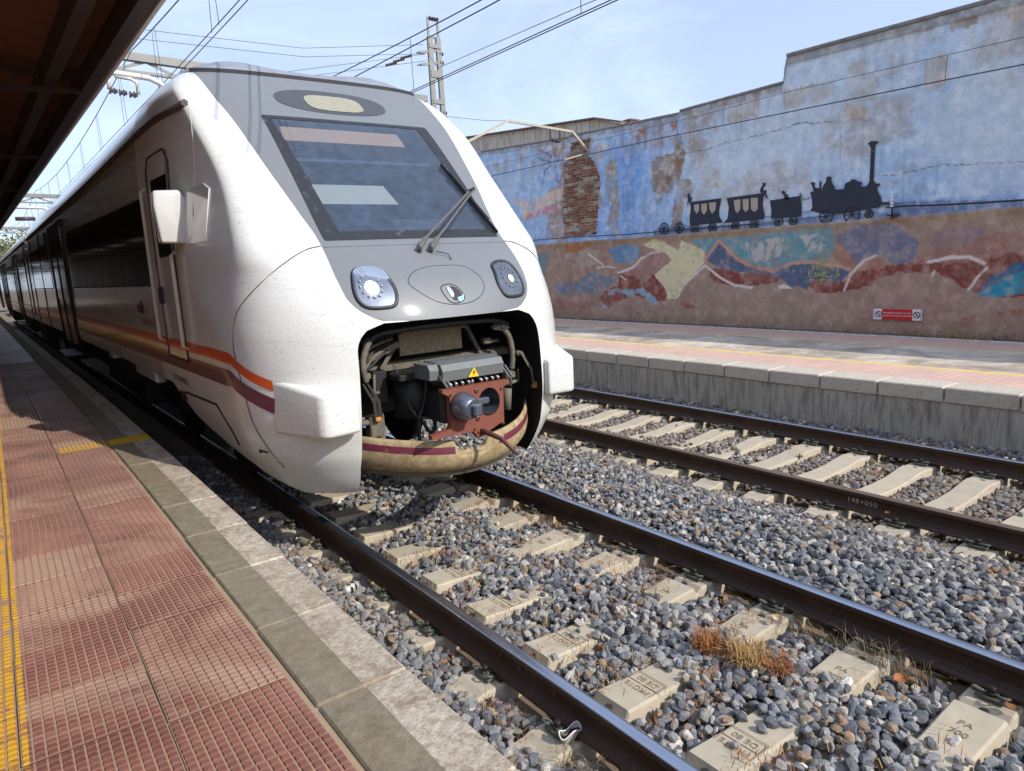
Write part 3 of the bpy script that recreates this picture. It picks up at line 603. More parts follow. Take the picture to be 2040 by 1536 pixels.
ST=[
('white',0.035,[(13.398, 2.133), (13.122, 1.968), (12.806, 1.8)]),
('white',0.03,[(13.084, 1.756), (12.761, 1.792), (12.449, 1.747)]),
('white',0.05,[(12.348, 1.62), (11.85, 1.744), (11.549, 1.951)]),
('white',0.03,[(12.281, 1.551), (12.069, 1.455)]),
('white',0.035,[(11.517, 1.944), (11.276, 2.058), (10.996, 2.082)]),
('salmon',0.06,[(9.75, 1.855), (9.374, 2.25), (8.974, 1.88), (8.548, 1.661), (8.085, 1.57), (7.703, 1.717), (7.132, 1.724), (6.571, 1.584)]),
('white',0.05,[(10.31, 1.322), (10.025, 1.532), (9.73, 1.734), (9.353, 1.478), (8.971, 1.314), (8.574, 1.26)]),
('white',0.035,[(6.653, 1.209), (6.545, 1.506), (6.3, 1.738), (6.103, 1.806)]),
('white',0.05,[(5.246, 1.669), (4.923, 1.732), (4.647, 1.73), (4.439, 1.628)]),
('white',0.035,[(4.39, 1.564), (4.531, 1.389), (4.637, 1.217)]),
('white',0.03,[(5.176, 1.451), (5.152, 1.517)]),
('teal2',0.05,[(8.549, 1.773), (8.641, 2.031), (8.584, 2.206)]),
('teal2',0.05,[(8.316, 1.816), (8.262, 2.064), (8.322, 2.216)]),
('teal2',0.04,[(8.146, 1.86), (8.038, 2.102)]),
('teal2',0.05,[(7.418, 1.928), (7.32, 2.112), (7.121, 2.217)]),
('teal2',0.03,[(7.188, 1.942), (7.143, 2.126)]),
('palm',0.05,[(14.677, 4.599), (14.9, 4.823), (15.241, 4.972)]),
('palm',0.05,[(14.697, 4.583), (15.038, 4.65), (15.288, 4.764)]),
('palm',0.045,[(14.795, 4.5), (15.054, 4.418), (15.208, 4.044)]),
('palm',0.045,[(14.604, 4.589), (14.36, 4.611)]),
('palm',0.04,[(14.635, 4.593), (14.651, 4.824)]),
('palm',0.05,[(14.611, 4.475), (14.564, 4.046)]),
('crack',0.012,[(10.446, 4.994), (10.502, 4.515), (10.458, 4.014), (10.547, 2.977), (10.529, 2.422)]),
('crack',0.01,[(11.243, 4.165), (9.73, 4.131), (8.593, 4.196), (7.664, 4.268), (6.313, 4.113)]),
('crack',0.008,[(6.824, 4.116), (6.779, 3.21)]),
('crack',0.008,[(6.121, 3.129), (5.122, 3.173), (4.033, 3.063)]),
]
BRK=[(13.985, 4.964), (13.257, 4.936), (13.411, 4.565), (13.146, 4.382), (12.973, 4.037), (12.919, 3.815), (13.078, 3.471), (13.053, 3.176), (13.143, 2.586), (14.419, 2.574), (14.433, 3.375), (14.28, 4.43), (14.06, 4.661)]
ENG=[(7.379, 3.017), (7.311, 3.014), (7.326, 3.073), (7.355, 3.145), (7.375, 3.177), (7.329, 3.189), (7.28, 3.154), (7.301, 3.119), (7.272, 3.072), (7.205, 3.064), (7.195, 3.185), (7.163, 3.181), (7.17, 3.031), (7.144, 3.052), (7.126, 3.099), (7.076, 3.166), (7.065, 3.249), (6.979, 3.239), (6.971, 3.154), (6.916, 3.051), (6.902, 3.001), (6.736, 2.995), (6.726, 3.065), (6.697, 3.097), (6.628, 3.113), (6.617, 3.142), (6.53, 3.136), (6.505, 3.103), (6.419, 3.076), (6.41, 3.045), (6.441, 3.032), (6.416, 2.999), (6.337, 2.997), (6.287, 3.072), (6.279, 3.62), (6.31, 3.681), (6.346, 3.698), (6.289, 3.739), (6.16, 3.718), (6.17, 3.693), (6.211, 3.665), (6.217, 3.086), (6.179, 3.025), (6.109, 3.016), (6.107, 2.977), (6.154, 2.969), (6.139, 2.894), (6.076, 2.773), (6.066, 2.703), (5.935, 2.69), (5.933, 2.656), (6.071, 2.658), (6.105, 2.626), (6.71, 2.574), (6.915, 2.579), (7.18, 2.614), (7.371, 2.68), (7.331, 2.726), (7.34, 2.876)]
TEN=[(8.216, 2.943), (7.627, 2.961), (7.558, 2.974), (7.629, 3.019), (7.544, 2.992), (7.571, 2.925), (7.539, 2.745), (7.549, 2.582), (8.19, 2.594), (8.177, 2.751)]
RID1=[(7.96, 3.093), (7.931, 3.1), (7.893, 3.073), (7.892, 3.034), (7.842, 3.016), (7.797, 2.922), (7.913, 2.929), (7.906, 3.015), (7.959, 3.041)]
WA2=[(9.217, 3.092), (8.395, 3.101), (8.34, 3.082), (8.363, 3.005), (8.376, 2.848), (8.328, 2.658), (8.358, 2.594), (8.736, 2.597), (9.301, 2.593), (9.199, 2.674), (9.166, 2.894)]
RID2=[(8.442, 3.119), (8.427, 3.196), (8.382, 3.257), (8.382, 3.296), (8.306, 3.287), (8.32, 3.237), (8.36, 3.21), (8.365, 3.142), (8.289, 3.155), (8.303, 3.078), (8.265, 2.995), (8.302, 2.999), (8.349, 3.093)]
WA1=[(10.177, 3.102), (9.37, 3.102), (9.353, 3.078), (9.404, 2.915), (9.411, 2.747), (9.318, 2.608), (10.162, 2.604), (10.18, 2.752), (10.141, 2.982)]
RID3=[(10.249, 3.016), (10.225, 3.165), (10.232, 3.268), (10.175, 3.288), (10.165, 3.232), (10.12, 3.184), (10.128, 3.112), (10.211, 3.1)]
WIN=[[(9.039, 3.033), (8.885, 3.031), (8.884, 2.841), (8.959, 2.765), (9.015, 2.839)], [(8.836, 3.026), (8.692, 3.025), (8.69, 2.823), (8.76, 2.767), (8.819, 2.835)], [(8.644, 3.034), (8.487, 3.026), (8.478, 2.804), (8.562, 2.753), (8.636, 2.818)], [(10.055, 3.033), (9.919, 3.04), (9.919, 2.905), (9.982, 2.838), (10.041, 2.915)], [(9.864, 3.035), (9.713, 3.034), (9.714, 2.872), (9.793, 2.802), (9.858, 2.885)], [(9.656, 3.038), (9.481, 3.035), (9.491, 2.881), (9.579, 2.809), (9.642, 2.894)]]
WHE=[((10.904, 2.59), 0.12950000000000017), ((10.468, 2.581), 0.11650000000000027), ((10.051, 2.531), 0.10400000000000009), ((9.579, 2.519), 0.0990000000000002), ((9.007, 2.521), 0.08950000000000014), ((8.569, 2.517), 0.09499999999999975), ((8.018, 2.529), 0.09199999999999964), ((7.712, 2.518), 0.08300000000000018), ((7.058, 2.547), 0.12199999999999989), ((6.579, 2.539), 0.14200000000000035), ((6.273, 2.522), 0.06950000000000012)]
LNS=[[(11.278, 2.534), (10.163, 2.527), (8.639, 2.495), (7.534, 2.543), (6.71, 2.574), (5.898, 2.641)], [(11.109, 2.61), (10.314, 2.585)], [(8.327, 2.637), (8.19, 2.634)], [(7.536, 2.657), (7.343, 2.665)], [(7.557, 2.936), (7.486, 2.883), (7.377, 2.917)], [(10.314, 2.615), (10.162, 2.604)]]
GRA=[[(7.286, 1.662), (7.214, 1.66), (7.247, 1.61), (7.226, 1.578)], [(7.255, 1.655), (7.24, 1.578)], [(7.147, 1.665), (7.186, 1.634), (7.192, 1.584), (7.144, 1.589)], [(7.193, 1.622), (7.159, 1.627)], [(7.086, 1.663), (7.118, 1.626), (7.124, 1.582), (7.09, 1.588)], [(7.07, 1.575), (7.026, 1.674), (7.017, 1.58)], [(7.058, 1.618), (7.018, 1.624)], [(6.939, 1.659), (6.991, 1.623), (6.983, 1.579), (6.892, 1.602), (6.917, 1.571)], [(7.211, 1.546), (7.188, 1.45)], [(7.157, 1.545), (7.151, 1.456)], [(7.25, 1.457), (7.142, 1.487)], [(7.116, 1.525), (7.114, 1.455), (7.074, 1.486), (7.116, 1.525)], [(7.049, 1.549), (7.053, 1.454)], [(7.049, 1.543), (7.008, 1.51), (7.047, 1.486), (6.967, 1.453), (6.894, 1.452), (6.868, 1.477), (6.902, 1.49)], [(7.349, 1.555), (7.298, 1.432)], [(7.361, 1.465), (7.34, 1.446)], [(6.788, 1.612), (6.776, 1.531), (6.789, 1.457), (6.827, 1.42)], [(6.742, 1.506), (6.763, 1.45)], [(7.012, 1.416), (7.086, 1.411), (7.166, 1.38), (7.051, 1.391), (7.084, 1.347), (7.069, 1.29)], [(7.142, 1.756), (7.015, 1.755), (7.007, 1.724), (7.094, 1.714)], [(7.266, 1.56), (7.259, 1.55)], [(6.878, 1.57), (6.872, 1.565)]]
WU, WL = 12.48, 12.42                        # face of the upper and of the lower wall
LEDGE = lambda y: np.interp(y, [3, 11, 16, 20], [2.44, 2.44, 2.48, 2.5])
TOPZ = lambda y: np.interp(y, [-4, 4.5, 7.9, 7.915, 8.0, 10.44, 10.455, 13.2, 17, 18.2, 24], [5.35, 5.43, 5.50, 5.42, 5.03, 5.05, 4.98, 5.08, 5.25, 5.39, 5.55])
yc = np.concatenate([np.arange(-3, 2.4, .12), np.arange(2.4, 10.2, .019), np.arange(10.2, 18, .034), np.arange(18, 24, .1)]); nr = 300
vv = np.linspace(0, 1, nr); tz = TOPZ(yc); zb = .2
Zw = zb + vv[:, None] * (tz - zb)[None, :]; Yw = np.broadcast_to(yc, Zw.shape)
def polymask(poly, wob, amp):
    """soft, ragged inside-test of a painted outline, 0..1"""
    P = np.array(poly); ly, lz = P.min(0) - .25, P.max(0) + .25
    c0, c1 = np.searchsorted(yc, ly[0]), np.searchsorted(yc, lz[0]); M = np.zeros(Zw.shape)
    if c1 <= c0: return M
    yy = Yw[:, c0:c1] + (wob[0][:, c0:c1] - .5) * amp; zz = Zw[:, c0:c1] + (wob[1][:, c0:c1] - .5) * amp
    ins = np.zeros(yy.shape, bool)
    for (a, b), (c, d) in zip(P, np.roll(P, -1, 0)):
        cond = (b > zz) != (d > zz)
        ins ^= cond & (yy < (c - a) * (zz - b) / (d - b + 1e-12) + a)
    M[:, c0:c1] = ins
    return M
def strokemask(pts, w, wob, amp):
    P = np.array(pts); M = np.zeros(Zw.shape); ly, lz = P.min(0) - .2, P.max(0) + .2; c0, c1 = np.searchsorted(yc, ly[0]), np.searchsorted(yc, lz[0])
    if c1 <= c0: return M
    yy = Yw[:, c0:c1] + (wob[0][:, c0:c1] - .5) * amp; zz = Zw[:, c0:c1] + (wob[1][:, c0:c1] - .5) * amp; D = np.full(yy.shape, 9.)
    for p, q_ in zip(P[:-1], P[1:]):
        d = q_ - p; L2 = d @ d + 1e-12; t = np.clip(((yy - p[0]) * d[0] + (zz - p[1]) * d[1]) / L2, 0, 1)
        D = np.minimum(D, np.hypot(yy - p[0] - t * d[0], zz - p[1] - t * d[1]))
    M[:, c0:c1] = np.clip((w * .5 + .008 - D) / .012, 0, 1); return M
wr = np.random.default_rng(77)
# noise is made on a regular sheet and sampled by (y, z) so that it does not stretch
SH = [fbm((600, 2600), (c_, c_ * 4.5), wr, o_, r_) for c_, o_, r_ in ((3, 6, .6), (3, 6, .6), (2, 7, .62), (12, 5, .6), (40, 4, .7), (6, 6, .62), (60, 3, .7))]
iz = np.clip((Zw / 6 * 599).astype(int), 0, 599); iy = np.clip(((Yw + 3) / 27 * 2599).astype(int), 0, 2599)
NZ = [s_[iz, iy] for s_ in SH]
streak = fbm((60, 2600), (2, 260), wr, 4, .6)[np.clip((Zw / 6 * 59).astype(int), 0, 59), iy]
CK = {k: np.array(s2l(*c_)) for k, c_ in dict(sky=(186, 200, 212), sky2=(162, 188, 216), sat=(128, 168, 218), sat2=(92, 140, 208), plaster=(150, 130, 112), pl2=(152, 134, 120), tan=(170, 152, 134), tan2=(182, 158, 132), brown=(140, 112, 90), stain=(132, 104, 78), crackle=(128, 104, 90),
    flesh=(206, 178, 158), pink=(190, 132, 140), rust=(158, 92, 62), lich=(128, 108, 62), smoke=(188, 178, 172), deep=(132, 160, 208), dusk=(104, 118, 148), base=(150, 128, 114), teal=(50, 124, 146), blue=(78, 132, 168), blue2=(86, 116, 142), redw=(140, 92, 86), mauve=(148, 108, 104), maroon=(122, 62, 58), lblue=(136, 172, 188), cream=(204, 198, 158),
    teal2=(96, 140, 152), tealp=(188, 178, 172), navy=(78, 94, 120), brownred=(152, 108, 92), redpl=(146, 100, 90), lilac=(132, 112, 120), slate=(104, 108, 130), deepblue=(58, 96, 128), cyan=(46, 136, 160), white=(206, 196, 190), mortar=(158, 146, 134), redspot=(136, 78, 66), salmon=(186, 138, 122), palm=(100, 112, 160), crack=(92, 82, 78)).items()}
colw = np.zeros(Zw.shape + (3,)); up = Zw > LEDGE(Yw)
def lay(M, key, hard=1.0):
    M = np.clip(M * hard, 0, 1)[..., None]; colw[:] = colw * (1 - M) + CK[key] * M
m_ = np.clip((NZ[2] - .35) * 2.6, 0, 1)[..., None]
colw[:] = CK['sky'] * (1 - m_) + CK['sky2'] * m_
lay(np.clip((LEDGE(Yw) + 1.1 - Zw) / 1.3, 0, 1) * .6 * up, 'deep'); lay(np.clip((NZ[5] - .56) * 7, 0, 1) * .5, 'tan'); lay(np.clip((Yw - 9.5) / 1.5, 0, 1) * .45, 'sat'); lay(np.clip((NZ[3] * .6 + NZ[5] * .4 - .6) * 9, 0, 1) * np.clip((Yw - 9) / 1.5, 0, 1) * .8, 'plaster')
lay(np.clip((streak * .6 + NZ[2] * .4 - .55) * 6, 0, 1) * np.clip(1 - (TOPZ(Yw) - Zw) / 1.1, 0, 1) * .8, 'tan2')
wob = (NZ[3] * .6 + NZ[4] * .4, NZ[5] * .5 + NZ[6] * .5)
peel = np.clip((NZ[3] * .55 + NZ[4] * .45 - .36) * 9, 0, 1)          # flakes missing from the old paint
rough_disp = np.zeros(Zw.shape); brush = .5 * NZ[6] + .3 * NZ[4] + .35 * fbm((1500, 900), (150, 60), wr, 3, .6)[np.clip((Zw / 6 * 1499).astype(int), 0, 1499), np.clip(((Yw - 9) / 9 * 899).astype(int), 0, 899)]
for k, p in UP:
    M = polymask(p, wob, .22 if k not in ('smoke', 'deep', 'dusk') else .1)
    if k in ('sat', 'sat2'): M = M * np.clip((brush - .35) * 2.2, .08, .85)
    elif k in ('smoke',): M = M * .4
    elif k == 'deep': M = M * np.clip(NZ[2] * 1.2, 0, .7)
    elif k == 'dusk': M = M * .75
    elif k in ('tan', 'tan2', 'brown', 'lich'): M = M * np.clip((NZ[3] * .5 + NZ[4] * .3 + streak * .4 - .42) * 3, 0, .75)
    elif k in ('plaster', 'stain', 'pl2', 'crackle'): M = M * np.clip((NZ[4] * .5 + NZ[3] * .6 - .28) * 3.5, .1, .92); rough_disp += M * .006
    elif k in ('flesh', 'pink'): M = M * np.clip(peel + .2, 0, .85)
    else: rough_disp += M * .006
    lay(M * up, k)
lo = ~up; colw[lo] = CK['base']
lay(lo * np.clip((NZ[2] - .5) * 4, 0, 1) * .35, 'redw'); lay(lo * np.clip((NZ[5] - .5) * 4, 0, 1) * .35, 'plaster')
for k, p in LO:
    M = polymask(p, wob, .10 if k in ('slate', 'navy', 'cream', 'cyan', 'teal2') else .18) * lo
    fade = np.clip(peel + .45, 0, .96) if k not in ('blue2', 'redw', 'mauve', 'lilac', 'redpl', 'tealp', 'redspot', 'mortar', 'lblue') else np.clip(peel * .75, 0, .75)
    if k in ('slate', 'navy', 'cyan', 'deepblue', 'maroon', 'cream'): fade = np.clip(peel + .7, 0, .97)
    lay(M * fade, k)
for k, w_, p in ST:
    M = strokemask(p, w_, wob, .06 if k != 'crack' else .14) * np.clip(peel + (.5 if k == 'white' else .35), 0, .95); lay(M * (1 if k == 'crack' else 1), k)
# bare band at the foot of the wall where the render has been patched
foot = np.clip((1.02 + .35 * NZ[2] + .18 * NZ[3] - .28 - Zw) * 6, 0, 1) * lo * np.clip((9.2 - Yw) / .8, 0, 1) * (1 - np.clip((4.7 - Yw) * 2, 0, .0))
moss = np.clip(1 - np.abs(Zw - LEDGE(Yw) + .05 + .06 * NZ[3]) / .09, 0, 1) * lo; lay(moss * .75 * np.clip(NZ[5] * 1.6, 0, 1), 'lich')
lay(lo * np.clip((.75 - Zw) / .3, 0, 1) * np.clip(NZ[5] * 1.2, 0, .6), 'brown')
gry = np.array(s2l(138, 138, 142)); cop = ((TOPZ(Yw) - Zw) < .13) & (Yw > 7.95); colw[cop] = colw[cop] * .35 + gry * .65
cop2 = ((TOPZ(Yw) - Zw) < .15) & (Yw < 7.95); colw[cop2] = colw[cop2] * .2 + np.array(s2l(140, 140, 140)) * .8
rain = np.clip((streak - .5) * 2.2, 0, 1) * np.clip(NZ[2] * 1.4 - .2, 0, 1); colw *= (1 - .28 * rain * up)[..., None]; fadew = np.clip((NZ[4] * .6 + NZ[6] * .4 - .45) * 2, 0, .5)[..., None]; colw[:] = colw * (1 - fadew) + np.where(up[..., None], np.array(s2l(196, 200, 204)), np.array(s2l(164, 142, 128))) * fadew
colw *= 1.40 * (.82 + .36 * NZ[4])[..., None] * (.9 + .2 * NZ[6])[..., None]
brk = polymask(BRK, wob, .10) * up
xf = np.where(up, WU, WL) - .012 * NZ[3] - .006 * NZ[4] - .01 * NZ[5] + rough_disp
xf += np.clip(brk, 0, 1) * .055
tr = np.clip((LEDGE(Yw) - Zw + .02) / .05, 0, 1); xf = np.where(up, xf, xf + (1 - tr) * .03)
colw = np.where(brk[..., None] > .5, np.array(s2l(150, 128, 110)) * (.7 + .5 * NZ[4][..., None]), colw)
xf = np.where(cop2, xf - .03, xf)
g = MB().grid(np.stack([xf, Yw, Zw], -1), 0, True)
WALL = thing('mural_wall', 'tall stepped boundary wall with faded blue and red mural behind the far platform', 'wall', (12.7, 8, .45))
o = g.build('wall_face', MATS['black'], WALL)
at_ = o.data.color_attributes.new('paint', 'FLOAT_COLOR', 'POINT'); at_.data.foreach_set('color', np.concatenate([colw.reshape(-1, 3), np.ones((colw.size // 3, 1))], 1).astype(np.float32).reshape(-1))
q = NT('mural_paint'); a = q.n('ShaderNodeAttribute'); a.attribute_name = 'paint'; v = q.pos()
c = q.mix(q.noise(v, 34, 6, .7), q.mix(1.0, a.outputs['Color'], (.8, .8, .8), 'MULTIPLY'), q.mix(1.0, a.outputs['Color'], (1.16, 1.15, 1.13), 'MULTIPLY'))
q.bump(q.noise(v, 26, 7, .72), .9, .012); PAINT = q.set(Base_Color=c, Roughness=.88, Specular_IOR_Level=.3)
o.data.materials.clear(); o.data.materials.append(PAINT)
mat('render_grey', s2l(140, 138, 136), .9, var=.2, scale=2, dirt=s2l(92, 86, 78))
m = MB(); m.box((12.70, .5, 2.55), (.38, 14.7, 5.6)); m.box((12.70, 16, 2.4), (.38, 16, 5.0)); m.build('wall_core', MATS['concrete_old'], WALL)
m = MB()
for y0, y1 in ((-3, 1.9), (1.92, 4.55), (4.57, 7.89)): m.box((12.66, (y0 + y1) / 2, float(TOPZ((y0 + y1) / 2)) + .015), (.52, y1 - y0, .06), Matrix.Rotation(math.atan(.02), 3, 'X'), .01)
for y0, y1, dz_ in ((7.97, 10.43, .0), (10.47, 14.0, .01), (14.02, 18.0, .02)): m.box((12.67, (y0 + y1) / 2, float(TOPZ((y0 + y1) / 2)) + .012), (.46, y1 - y0, .05), Matrix.Rotation(math.atan2(float(TOPZ(y1 - .02) - TOPZ(y0 + .02)), y1 - y0), 3, 'X'), .01)
m.build('coping', MATS['render_grey'], WALL)
# bare brickwork where the render has fallen off (a brick is about four pixels tall)
m = MB(); BP = np.array(BRK); bl, bh, br = .235, .056, random.Random(3)
def inside(y, z):
    c_ = False
    for (a1, b1), (a2, b2) in zip(BP, np.roll(BP, -1, 0)):
        if (b1 > z) != (b2 > z) and y < (a2 - a1) * (z - b1) / (b2 - b1) + a1: c_ = not c_
    return c_
bcol = []
for r_ in range(60):
    z = 2.5 + r_ * (bh + .012)
    for k in range(16):
        y = BP[:, 0].min() - .2 + k * (bl + .012) + (r_ % 2) * .12
        if inside(y + br.uniform(-.06, .06), z + br.uniform(-.03, .03)) and br.random() > .08:
            n0 = len(m.v); m.box((WU + .045 + br.uniform(-.016, .012), y, z), (.05, bl + br.uniform(-.02, 0), bh + br.uniform(-.008, 0)), Matrix.Rotation(br.uniform(-.03, .03), 3, 'X'), .006)
            t = br.random(); cc = np.array(s2l(138, 84, 62)) * (1 - t) + np.array(s2l(166, 112, 84)) * t
            if br.random() < .22: cc = np.array(s2l(164, 142, 122))
            cc = cc * br.uniform(.7, 1.15); bcol += [(*cc, 1)] * (len(m.v) - n0)
o = m.build('exposed_bricks', MATS['black'], WALL); o['kind'] = 'stuff'; at_ = o.data.color_attributes.new('paint', 'FLOAT_COLOR', 'POINT'); at_.data.foreach_set('color', np.array(bcol, np.float32).reshape(-1)); o.data.materials.clear(); o.data.materials.append(PAINT)
# painted steam train silhouette
def flat(name, polys, m_, x, parent, rag=.0):
    m = MB()
    for p in polys:
        m.prism(p, lambda a, b, s_: (x + (.004 if s_ else 0), a, b))
    return m.build(name, m_, parent)
SIL = mat('silhouette_paint', s2l(52, 56, 68), .85, var=.25, scale=12, dirt=s2l(96, 100, 112), dirtamt=.12)
WX_ = WU - .032
T = flat('painted_locomotive', [ENG], SIL, WX_, WALL); flat('painted_tender', [TEN, RID1], SIL, WX_ - .001, WALL)
flat('painted_carriage', [WA2, RID2], SIL, WX_, WALL); flat('painted_carriage', [WA1, RID3], SIL, WX_, WALL)
for p in WIN: flat('painted_window', [p], mat('window_tan', s2l(186, 172, 156), .9), WX_ - .005, WALL)
for (yy, zz), r_ in WHE:
    m = MB(); P = [(WX_, yy + r_ * math.cos(a), zz + r_ * .95 * math.sin(a)) for a in np.linspace(0, 2 * math.pi, 25)[:-1]]; m.tube(P, .011, 4, closed=True)
    for a in np.linspace(0, math.pi, 5)[:-1]: m.bar((WX_, yy - r_ * math.cos(a), zz - r_ * .95 * math.sin(a)), (WX_, yy + r_ * math.cos(a), zz + r_ * .95 * math.sin(a)), .008, .012)
    m.build('painted_wheel', SIL, WALL)
m = MB()
for p in LNS:
    for a, b in zip(p[:-1], p[1:]): m.bar((WX_, *a), (WX_, *b), .006, .014, up=(1, 0, 0))
m.build('painted_track_line', SIL, WALL)
GY = mat('spray_yellow', s2l(202, 206, 116), .7, var=.1)
m = MB()
for p in GRA: m.tube([(WL - .022, *a) for a in p], .0075, 5)
m.build('spray_tag', GY, WALL)
# --- warning sign
SG = thing('warning_sign', 'red and white no-crossing sign fixed low on the mural wall', 'sign', (12.37, 5.69, .80))
ya, yb, za, zb_ = 6.10, 5.29, .705, .893; xs_ = 12.372
m = MB(); m.box((xs_ + .006, (ya + yb) / 2, (za + zb_) / 2), (.006, ya - yb, zb_ - za)); m.build('sign_plate', MATS['white_print'], SG)
RED = mat('sign_red', s2l(196, 28, 26), .5, var=.08); MAR = mat('sign_maroon', s2l(110, 30, 44), .6)
yl_, yr_ = ya - .155, yb + .155
m = MB(); m.box((xs_, (yl_ + yr_) / 2, (za + zb_) / 2), (.005, yl_ - yr_, zb_ - za - .004)); m.build('red_panel', RED, SG)
put_text('sign_lettering', 'PROHIBIDO CRUZAR LAS VÍAS', .034, (xs_ - .004, (ya + yb) / 2, .822), (0, -1, 0), (0, 0, 1), MATS['white_print'], SG)
put_text('sign_lettering', 'CROSSING THE TRACK IS PROHIBITED', .0315, (xs_ - .004, (ya + yb) / 2, .775), (0, -1, 0), (0, 0, 1), MATS['white_print'], SG)
for yy in (ya - .098, yb + .085):
    m = MB(); m.tube([(xs_, yy + .05 * math.cos(a), .80 + .05 * math.sin(a)) for a in np.linspace(0, 2 * math.pi, 25)[:-1]], .007, 6, closed=True)
    m.bar((xs_, yy + .035, .835), (xs_, yy - .035, .765), .006, .012); m.bar((xs_, yy + .004, .83), (xs_, yy - .004, .775), .004, .02); m.build('prohibition_symbol', MAR, SG)
for y0, sg in ((ya, -1), (yb, 1)):
    m = MB()
    for k in range(7): m.bar((xs_ + .002, y0 + sg * .004, za + .012 + k * .026), (xs_ + .002, y0 + sg * .028, za + .026 + k * .026), .004, .010, up=(1, 0, 0))
    m.build('hazard_stripes', RED, SG)
# --- cables and fittings on the wall
def cable(name, pts, r, label, m_=None, n=6):
    return tag(MB().tube(pts, r, n).build(name, m_ or MATS['wire']), label, 'cable')
cable('wall_cable', [(12.30, 18, 4.54), (12.30, 10.78, 4.53), (12.3, 5.05, 4.44), (12.3, 0, 4.33)], .009, 'thick black cable strung high along the mural wall')
cable('wall_cable', [(12.30, 18, 4.84), (12.30, 9.8, 4.80), (12.3, 7.87, 4.84), (12.3, 4.1, 4.79), (12.3, 0, 4.72)], .0045, 'thin wire strung along the wall above the thick black cable')
cable('wall_cable', [(12.38, 5.95, 2.60), (12.38, 5.6, 2.60), (12.38, 5.3, 2.575), (12.38, 4.6, 2.545), (12.38, 4.0, 2.53), (12.38, 1, 2.47)], .014, 'black cable running above the ledge to the right of the painted locomotive', MATS['rubber'])
cable('wall_cable', [(12.40, 16.2, 2.60), (12.40, 14, 2.58), (12.4, 12, 2.53), (12.4, 10, 2.535), (12.4, 8.6, 2.52)], .011, 'black cable lying along the ledge below the painted blue patches', MATS['rubber'])
for y in (5.1, 9.2):
    cable('cable_hanger', [(12.3, y, 4.44 if y < 7 else 4.5), (12.3, y - .02, 4.79 if y < 7 else 4.81)], .004, 'short wire hanger between the wall cables, %s' % ('near the right edge' if y < 7 else 'left of the wall step'))
J = thing('cable_insulator', 'small white insulator on a bracket in front of the painted locomotive', 'insulator', (12.36, 5.85, 2.46))
m = MB(); m.box((12.40, 5.84, 2.47), (.10, .16, .02)); m.bar((12.36, 5.84, 2.4), (12.36, 5.84, 2.62), .02, .02); m.build('bracket', MATS['steel_dark'], J)
m = MB(); [m.cyl((12.36, 5.85, 2.60 + k * .05), (12.36, 5.85, 2.63 + k * .05), .03, 10) for k in range(4)]; m.cyl((12.36, 5.85, 2.6), (12.36, 5.85, 2.86), .016, 8); m.build('porcelain', MATS['white_print'], J)
# ================================================================== the train
AXT = 2.814
ZT = np.array([.30, .40, .55, .70, 1.0, 1.3, 1.55, 1.75, 1.90, 2.02, 2.12, 2.25, 2.8, 3.31, 3.55, 3.70, 3.80])
def pchip(x, y):
    h = np.diff(x); d = np.diff(y) / h; m = np.zeros(len(x)); m[0], m[-1] = d[0], d[-1]
    m[1:-1] = np.where(d[1:] * d[:-1] > 0, 2 * d[1:] * d[:-1] / (d[1:] + d[:-1] + 1e-12), 0)
    def f(q):
        q = np.asarray(q, float); i = np.clip(np.searchsorted(x, q) - 1, 0, len(x) - 2); t = np.clip((q - x[i]) / h[i], 0, 1)
        return (2 * t ** 3 - 3 * t ** 2 + 1) * y[i] + (t ** 3 - 2 * t ** 2 + t) * h[i] * m[i] + (-2 * t ** 3 + 3 * t ** 2) * y[i + 1] + (t ** 3 - t ** 2) * h[i] * m[i + 1]
    return f
fY0 = pchip(ZT, np.array([4.66, 4.56, 4.48, 4.43, 4.40, 4.41, 4.45, 4.52, 4.61, 4.73, 4.85, 5.01, 5.56, 6.10, 6.41, 6.60, 6.72]))
fA = pchip(ZT, np.array([1.15, 1.15, 1.15, 1.15, 1.12, 1.1, 1.05, 1.0, .95, .80, .62, .44, .28, .26, .28, .32, .40]))
fB = pchip(ZT, np.array([1.22, 1.27, 1.34, 1.40, 1.45, 1.465, 1.47, 1.47, 1.47, 1.47, 1.47, 1.47, 1.465, 1.44, 1.41, 1.34, 1.22]))   # full half width
fC = pchip(ZT, np.array([1.22, 1.27, 1.34, 1.40, 1.45, 1.465, 1.46, 1.44, 1.42, 1.40, 1.385, 1.36, 1.30, 1.335, 1.335, 1.29, 1.19]))  # half width at the front corner
fN = pchip(ZT, np.array([2.3, 2.3, 2.3, 2.3, 2.3, 2.3, 2.3, 2.35, 2.45, 2.6, 2.8, 3.0, 3.2, 3.4, 3.4, 3.4, 3.4]))
THM = math.radians(84)
def corner(z):
    """where the rounded front corner ends (lateral, distance) and how long the flank then widens"""
    n = fN(z); tm = fC(z) * math.sin(THM) ** (2 / n); ym = fY0(z) + fA(z) * (1 - math.cos(THM) ** (2 / n))
    sl = fC(z) / fA(z) * math.sin(THM) ** (2 / n - 2) * math.cos(THM) ** (2 - 2 / n)
    return tm, ym, np.clip(2 * (fB(z) - tm) / np.maximum(sl, .05), .25, 2.2)
def flankT(y, z):
    tm, ym, Lt = corner(z); u = np.clip((y - ym) / Lt, 0, 1); return tm + (fB(z) - tm) * (1 - (1 - u) ** 2)
